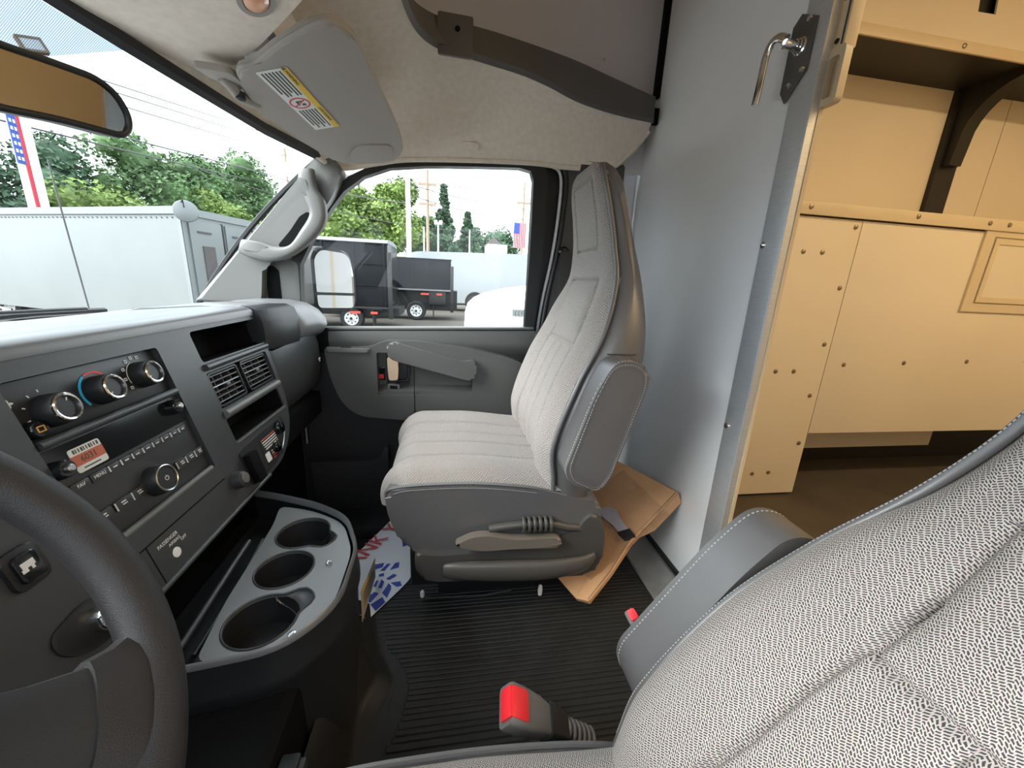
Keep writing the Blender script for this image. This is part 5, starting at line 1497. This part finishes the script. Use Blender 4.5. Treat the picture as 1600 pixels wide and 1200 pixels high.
# ---- white step van ahead on the left
sv = thing('step_van', 'long white box truck with a round mirror beyond the windscreen', 'truck', (9.5, 7.5, GZ))
u_ = Vector((2.59, 5.3, 0)).normalized(); v_ = Vector((.975, -.22, 0)).normalized()
c0 = Vector((8.35, 5.19, 0))
def sv_pt(a, b, z):
    p = c0 + u_ * a + v_ * b
    return (p.x, p.y, z)
def hexa(name, a0, a1, b0, b1, z0, z1, m, par):
    vs = [sv_pt(a, b, z) for z in (z0, z1) for b in (b0, b1) for a in (a0, a1)]
    return mk(name, vs, [(0, 1, 3, 2), (4, 6, 7, 5), (0, 4, 5, 1), (2, 3, 7, 6), (0, 2, 6, 4), (1, 5, 7, 3)], m, par)
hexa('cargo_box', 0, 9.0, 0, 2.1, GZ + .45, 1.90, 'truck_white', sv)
hexa('roof_rail', -.04, 9.0, -.04, 2.12, 1.86, 2.00, 'truck_grey', sv)
for a in (0.02, ):
    hexa('corner_post', a, a + .10, -.015, .0, GZ + .45, 1.86, 'truck_grey', sv)
for b in (.12, 1.05):
    dd = hexa('rear_door', -.03, 0, b, b + .82, GZ + .6, 1.78, 'truck_white', sv)
    hexa('door_window', -.05, -.03, b + .26, b + .56, .55, 1.30, 'roof_dark', dd)
    hexa('door_vent', -.05, -.03, b + .18, b + .52, 1.55, 1.585, 'roof_dark', dd)
    hexa('door_gap', -.04, -.005, b + .83, b + .86, GZ + .6, 1.80, 'truck_frame', dd)
hexa('under_frame', .4, 8.5, .4, 1.9, GZ + .25, GZ + .45, 'truck_frame', sv)
for a in (1.6, 7.2):
    p = c0 + u_ * a
    wheel(sv, p.x + .15, p.y, .42)
rivm = None
bm = bmesh.new()
for i in range(60):
    p = c0 + u_ * (.1 + i * .15) - v_ * .012
    bmesh.ops.create_cube(bm, size=.022, matrix=T((p.x, p.y, 1.80)))
rvt = from_bm('rivets', bm, 'truck_grey', sv); rvt['kind'] = 'stuff'
cm = thing('convex_mirror', 'round convex mirror fixed to the corner of the white box truck', 'mirror', (8.2, 5.15, 1.85))
Mc = frame((8.20, 5.02, 1.93), (.3, -1, 0), (0, 0, 1))
gn = Vector((-.86, -.48, .08)).normalized(); gx = Vector((0, 0, 1)).cross(gn).normalized()
Mc = Matrix((gx, gn.cross(gx), gn)).transposed().to_4x4(); Mc.translation = (8.22, 5.02, 1.90)
lathe('mirror_bowl', [(.19, -.03), (.20, 0), (.19, .02), (.12, .05), (0, .06)], Mc, 'truck_white', cm, seg=28)
tube('bracket', [(8.15, 5.0, 1.96), (8.10, 4.98, 2.08), (8.35, 5.2, 2.02)], .012, 'truck_frame', cm, seg=6)

# ---- two black dump trucks
def dump_truck(name, label, x, y0, y1, z0, z1, wy, wr, depth, cap):
    t = thing(name, label, 'truck', (x + depth / 2, (y0 + y1) / 2, GZ), 'black dump trucks on the lot')
    box('body', (x, y0, z0), (x + depth, y1, z1), 'truck_black', t, bev=.03)
    if cap:
        prism('arched_roof', [(-.02, 0), (depth + .02, 0), (depth - .15, .10), (depth / 2, .14), (.15, .10)], y1 - y0, frame((x, y1, z1), (1, 0, 0), (0, 0, 1)), 'truck_grey', t)
    n = 4
    for i in range(n):
        yy = y0 + .1 + (y1 - y0 - .2) * i / (n - 1)
        box('stake', (x - .035, yy - .03, z0), (x, yy + .03, z1), 'truck_black', t, bev=.01)
    for k in (.34, .67) if cap else (.55,):
        box('side_rail', (x - .025, y0, z0 + (z1 - z0) * k - .015), (x, y1, z0 + (z1 - z0) * k + .015), 'truck_black', t, bev=.005)
    box('lower_rail', (x - .03, y0, z0 - .06), (x + depth, y1, z0), 'truck_frame' if cap else 'truck_grey', t)
    box('top_rail', (x - .03, y0 - .02, z1 - .05), (x + .02, y1, z1), 'truck_black', t, bev=.01)
    box('chassis', (x + .35, y0 - .25, GZ + .42), (x + depth - .35, y1 + 2.0, z0 - .05), 'truck_frame', t)
    box('tool_box', (x + .02, y0 + .2, GZ + .62), (x + .4, wy - wr - .12, z0 - .08), 'truck_frame', t, bev=.02)
    box('tail_frame', (x - .03, y0 - .10, GZ + .35), (x + .06, y0 + .02, z1 - .25), 'truck_frame', t, bev=.01)
    box('mud_flap', (x + .05, wy - wr - .30, GZ + .10), (x + .50, wy - wr - .27, GZ + .7), 'truck_frame', t)
    for i, mm_ in enumerate(('reflector_red', 'reflector_red')):
        box('reflector', (x - .01, y0 + .35 + i * .5, z0 - .22), (x + .02, y0 + .55 + i * .6, z0 - .15), mm_, t)
    wheel(t, x + .02, wy, wr)
    wheel(t, x + .02, y1 + 1.2, wr)
    # cab ahead of the body
    cab = [(y1 + .15, GZ + .5), (y1 + .15, .95), (y1 + .35, 1.12), (y1 + 1.2, 1.12), (y1 + 1.75, .55), (y1 + 2.7, .40), (y1 + 2.8, GZ + .5)]
    prism('cab', cab, depth - .3, YZ @ T((0, 0, x + .15)), 'truck_black', t, bev=.06, seg=3)
    prism('cab_window', [(y1 + .45, .45), (y1 + .5, 1.0), (y1 + 1.15, 1.0), (y1 + 1.6, .5)], .01, YZ @ T((0, 0, x + .145)), 'roof_dark', t)
    return t
dump_truck('dump_truck', 'tall black arched-roof chipper truck seen behind the door mirror', 11.7, 1.82, 4.6, -.04, 1.80, 2.94, .34, 2.2, True)
dump_truck('dump_truck', 'low black dump bed truck parked before the long white van', 15.0, -.04, 2.24, .46, 1.60, 1.30, .37, 2.2, False)

# ---- long white vans and the white bonnet nearest the window
lv = thing('cargo_van', 'long pale white cargo van behind the black dump bed', 'van', (21, -1, GZ))
pr_ = rounded([(-9.5, GZ + .45), (-9.5, 2.55), (-4.2, 2.50), (-4.0, 2.30), (1.9, 2.14), (2.9, 1.45), (3.3, .60), (3.3, GZ + .45)], [.1, .3, .1, .1, .5, .5, .3, .1])
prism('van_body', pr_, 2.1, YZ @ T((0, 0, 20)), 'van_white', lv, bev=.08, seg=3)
lathe('wheel_arch', [(.52, 0), (.50, .03), (0, .03)], frame((20.0, -1.30, GZ + .52), (0, 1, 0), (0, 0, 1)) @ Matrix.Rotation(pi, 4, 'X'), 'truck_frame', lv, seg=28)
wheel(lv, 19.94, -1.30, .43)
box('panel_joint', (19.99, -4.05, GZ + .5), (20.0, -4.0, 2.3), 'truck_grey', lv)
tube('tow_bar', [(18.5, 1.6, GZ + .45), (19.6, -.8, GZ + .42)], .05, 'truck_frame', lv, seg=8)
nw = thing('white_van_nose', 'rounded bright white bonnet close outside the passenger window', 'van', (4.3, -1.4, GZ))
rings = []
for xx, k in ((3.45, .80), (3.50, .92), (3.62, .98), (3.9, 1.0), (4.6, 1.0), (5.2, .98), (5.35, .92)):
    pf = [(-.20, -.55), (-.215, .10), (-.225, .45), (-.26, .58), (-.34, .66), (-.48, .735), (-.68, .79), (-.95, .835), (-1.5, .88), (-2.6, .93), (-2.7, -.55)]
    rings.append([(xx, -1.45 + (p[0] + 1.45) * (k * .04 + .96), GZ + (p[1] - GZ) * k) for p in pf])
loft('nose_shell', rings, 'white_paint', nw, sharp=50)
boxes('nose_vent', [((3.44, -.66 - i * .035, .535), (3.475, -.685 - i * .035, .60)) for i in range(4)], 'truck_grey', nw)

# ---- poles, wires, lamps, flags
def pole(name, label, x, y, z1, r, m, arms=(), z0=GZ):
    p = thing(name, label, 'pole', (x, y, z0))
    tube('shaft', [(x, y, z0), (x, y, z1)], [r, r * .8], m, p, seg=10)
    for az, al in arms:
        box('crossarm', (x - .06, y - al, az - .06), (x + .06, y + al, az + .06), m, p)
        for s_ in (-.85, -.4, .4, .85):
            lathe('insulator', [(.05, 0), (.06, .08), (.03, .14), (0, .15)], T((x, y + al * s_, az + .06)), 'pole_white', p, seg=8)
    return p
pole('utility_pole', 'white metal pole rising beside the chipper truck', 19.55, 1.96, 5.8, .13, 'pole_white')
pole('utility_pole', 'brown wooden utility pole with two crossarms', 24, 1.30, 6.8, .10, 'pole_wood', ((6.05, .5), (5.0, .5)))
pole('lamp_post', 'thin pale post left of the dark evergreen', 26, 1.65, 4.0, .06, 'pole_white')
pole('lamp_post', 'thin grey lamp post before the dark evergreen', 26, .75, 4.3, .06, 'pole_white', ((4.25, .25),))
pole('lamp_post', 'short pale post right of the dark evergreen', 26, -1.25, 4.0, .05, 'pole_white')
pole('utility_pole', 'distant wooden utility pole near the right edge of the door window', 30, -5.4, 8.0, .09, 'pole_wood', ((6.6, .5),))
pole('utility_pole', 'utility pole behind the top of the A-pillar', 60, 21.5, 16.4, .16, 'pole_wood', ((15.6, .8),))
def wire(label, a, b, sag, r=.018):
    pts = []
    for i in range(17):
        t = i / 16
        p = Vector(a).lerp(Vector(b), t)
        p.z -= sag * 4 * t * (1 - t)
        pts.append(p)
    o = tube('power_line', pts, r, 'wire', seg=5)
    tag(o, label, 'power line', 'overhead power lines')
for lb_, a, b, s_ in (('power line sloping down from the white pole to the far right pole', (20, 2, 5.15), (30, -5.4, 6.2), .15),
                      ('lower power line sloping from the white pole past the evergreen', (20, 2, 4.7), (30, -5.4, 5.5), .25),
                      ('power line crossing the bright trees left of the white pole', (26, 14, 7.2), (20, 2, 4.3), .4),
                      ('faint upper power line in the corner of the door window', (24, 1.3, 6.1), (30, -5.4, 7.6), .2),
                      ('level power line behind the top of the evergreen', (24, 1.3, 5.0), (30, -5.4, 5.0), .4),
                      ('long sagging power line above the black dump bed', (26, 14, 6.2), (30, -5.4, 4.6), 1.0),
                      ('power line running past the top of the A-pillar', (60, 25, 16.0), (24, 1.3, 6.1), .6),
                      ('lowest and darkest power line right of the rear-view mirror', (12, 25, 8.1), (75, 25, 19.0), 0),
                      ('middle power line right of the rear-view mirror', (12, 25, 8.6), (75, 25, 20.3), 0),
                      ('topmost power line right of the rear-view mirror', (12, 25, 8.9), (75, 25, 21.2), 0),
                      ('upper power line across the trees below the rear-view mirror', (12, 19, 6.0), (50, 19, 11.0), .1),
                      ('lower power line across the trees below the rear-view mirror', (12, 19, 5.5), (50, 19, 10.0), .1)):
    wire(lb_, a, b, s_, .045 if a[0] < 13 else .022)
fp = thing('banner_pole', 'white post with a narrow stars-and-stripes banner left of the trees', 'flag', (16, 14, GZ))
box('post', (16.10, 13.95, GZ), (16.42, 14.05, 6.2), 'flag_white', fp)
box('canton', (15.72, 13.97, 3.9), (15.98, 14.0, 6.2), 'flag_blue', fp)
for i in range(5):
    box('stripe', (15.98 + i * .05, 13.97, 2.2), (16.005 + i * .05, 14.0, 6.2), 'flag_red', fp)
box('cloth', (15.72, 14.0, 2.2), (16.24, 14.02, 6.2), 'flag_white', fp)
boxes('stars', [((15.75 + j * .12, 13.965, 4.0 + i * .22), (15.82 + j * .12, 13.972, 4.10 + i * .22)) for i in range(10) for j in range(2)], 'flag_white', fp)
fr = thing('flag', 'stars-and-stripes flag hanging near the right edge of the door window', 'flag', (25, -4.4, 3))
box('canton', (24.97, -4.32, 3.85), (25.0, -3.97, 4.5), 'flag_blue', fr)
for i in range(7):
    box('stripe', (24.97, -4.72 + i * .112, 3.0), (25.0, -4.66 + i * .112, 3.85 if i > 3 else 4.5), 'flag_red', fr)
box('cloth', (25.0, -4.74, 3.0), (25.02, -3.97, 4.5), 'flag_white', fr)
tube('flag_pole', [(25, -4.90, GZ), (25, -4.90, 5.0)], .04, 'pole_white', fr, seg=8)
yl = thing('yard_light', 'square floodlight seen through the shade band of the windscreen', 'lamp', (17.2, 14, 7.6))
Ml2 = frame((17.2, 14.0, 7.82), (.8, -.5, .3), (.2, .2, 1))
prism('lamp_head', rect(-.30, -.20, .30, .20, .03), .12, Ml2, 'pole_white', yl)
plate('lamp_frame', rect(-.33, -.23, .33, .23, .03), [rect(-.26, -.16, .26, .16)[::-1]], .16, Ml2, 'pole_wood', yl, z0=-.02)
tube('lamp_arm', [(17.2, 14, 7.7), (16.7, 14.0, 6.9), (16.3, 14.0, 6.15)], .05, 'pole_white', yl, seg=8)
hs = thing('far_house', 'small dark-roofed house far right of the evergreen', 'house', (45, -4.5, 3))
box('house_wall', (45, -6.4, 3.2), (49, -4.2, 4.9), 'pole_white', hs)
prism('house_roof', [(-.2, 0), (2.6, 0), (1.2, 1.2)], 4.2, frame((49.1, -6.5, 4.9), (0, 1, 0), (0, 0, 1)), 'roof_dark', hs)

# ---- trees: every one its own crown and trunk
def tree(name, label, x, y, z0, h, rx, m, seed, n=1500, conifer=False, leaf=.28):
    rnd = random.Random(seed)
    t = thing(name, label, 'tree', (x, y, z0), 'trees beyond the lot')
    tube('trunk', [(x, y, z0), (x + .1, y, z0 + h * .35), (x, y, z0 + h * .8)], [h * .022, h * .016, h * .006], 'bark', t, seg=7)
    blobs = []
    if conifer:
        for k in range(20):
            f_ = k / 19
            for q in range(4):
                a = rnd.random() * 6.3; d = rx * (1 - f_) * (.35 + .3 * rnd.random())
                blobs.append((x + d * cos(a), y + d * sin(a), z0 + h * (.14 + .84 * f_), max(.22, rx * (1 - f_) * .42), .75))
    else:
        for k in range(16):
            f_ = rnd.random()
            rr_ = rx * (.75 if f_ < .5 else .75 * (1.35 - f_ * .9))
            a = rnd.random() * 6.3; d = rr_ * rnd.random() ** .5
            blobs.append((x + d * cos(a), y + d * sin(a), z0 + h * (.22 + .66 * f_), rx * (.34 + .18 * rnd.random()), .85))
    vs, fs = [], []
    for i in range(n):
        b = blobs[int(rnd.random() * len(blobs))]
        th = rnd.random() * 2 * pi; ph_ = math.acos(2 * rnd.random() - 1)
        rr_ = b[3] * (.72 + .34 * rnd.random())
        nx, ny, nz = sin(ph_) * cos(th), sin(ph_) * sin(th), cos(ph_)
        c = Vector((b[0] + rr_ * nx, b[1] + rr_ * ny, b[2] + rr_ * nz * b[4]))
        d1 = Vector((rnd.uniform(-1, 1), rnd.uniform(-1, 1), rnd.uniform(-.6, .6))).normalized()
        nn_ = (Vector((nx, ny, nz)) + Vector((rnd.uniform(-1, 1), rnd.uniform(-1, 1), rnd.uniform(-1, 1))) * .7).normalized()
        d2 = nn_.cross(d1).normalized()
        s_ = leaf * (.6 + .8 * rnd.random())
        k0 = len(vs)
        vs += [c + d1 * s_, c + d2 * s_ * .6 + nn_ * s_ * .15, c - d1 * s_, c - d2 * s_ * .6 + nn_ * s_ * .15]
        fs.append((k0, k0 + 1, k0 + 2, k0 + 3))
    me = bpy.data.meshes.new('leaves'); me.from_pydata([tuple(v) for v in vs], [], fs); me.materials.append(MATS[m])
    lo_ = link(bpy.data.objects.new('leaves', me), t); lo_['kind'] = 'stuff'
    # inner mass of the crown, so the sky does not show through everywhere
    bm = bmesh.new()
    for b in blobs:
        bmesh.ops.create_icosphere(bm, subdivisions=1, radius=b[3] * .66, matrix=T(b[:3]) @ Matrix.Diagonal((1, 1, b[4], 1)))
    from_bm('crown', bm, m, t, sharp=180)
    return t
L = [('broadleaf_tree', 'deep green tree at the far left behind the box truck', 27, 27.5, 7.5, 4.6, 'leaf_deep'),
     ('broadleaf_tree', 'dark tree right of the banner pole', 31, 25.5, 8.5, 4.0, 'leaf_deep'),
     ('broadleaf_tree', 'bright low tree below the rear-view mirror', 30, 22.5, 5.6, 3.4, 'leaf_bright'),
     ('broadleaf_tree', 'tall green tree right of the rear-view mirror', 35, 22.5, 10.2, 4.2, 'leaf_mid'),
     ('broadleaf_tree', 'mid green tree in the middle of the windscreen row', 39, 21.5, 10.0, 3.8, 'leaf_mid'),
     ('broadleaf_tree', 'round green tree left of the A-pillar', 46, 19.8, 12.3, 4.6, 'leaf_mid'),
     ('broadleaf_tree', 'bright bushes behind the corner of the box truck', 36, 18.5, 6.6, 3.2, 'leaf_bright'),
     ('broadleaf_tree', 'dark tree just behind the A-pillar', 46, 14.5, 10.0, 4.0, 'leaf_deep'),
     ('broadleaf_tree', 'big bright green tree at the front of the door window', 36, 7.9, 8.7, 3.4, 'leaf_bright'),
     ('broadleaf_tree', 'bright green tree beside the white pole', 36, 4.9, 9.1, 2.7, 'leaf_bright'),
     ('broadleaf_tree', 'mid green tree between the two poles', 40, 2.4, 6.9, 2.3, 'leaf_mid')]
for i, (nm, lb_, x, y, h, rx, m) in enumerate(L):
    z0_ = GZ + (2.2 if x > 33 else 0)
    tree(nm, lb_, x, y, z0_, (h - z0_ - .30 * rx) / .88, rx, m, 11 + i, n=7000, leaf=.17)
tree('evergreen_tree', 'dark evergreen right of the wooden utility pole', 36, .55, GZ + 2, 7.4, 1.9, 'leaf_deep', 41, 9000, True, .15)
tree('evergreen_tree', 'lower dark evergreen right of the tall evergreen', 38, -1.6, GZ + 2, 5.6, 2.2, 'leaf_deep', 42, 8000, True, .15)
tree('broadleaf_tree', 'low distant trees behind the flag', 55, -6.5, GZ + 2, 6.6, 3.6, 'leaf_deep', 43, 4000, False, .2)
tree('broadleaf_tree', 'low distant thicket between evergreen and house', 52, -3.2, GZ + 2, 6.2, 2.6, 'leaf_deep', 44, 3500, False, .2)
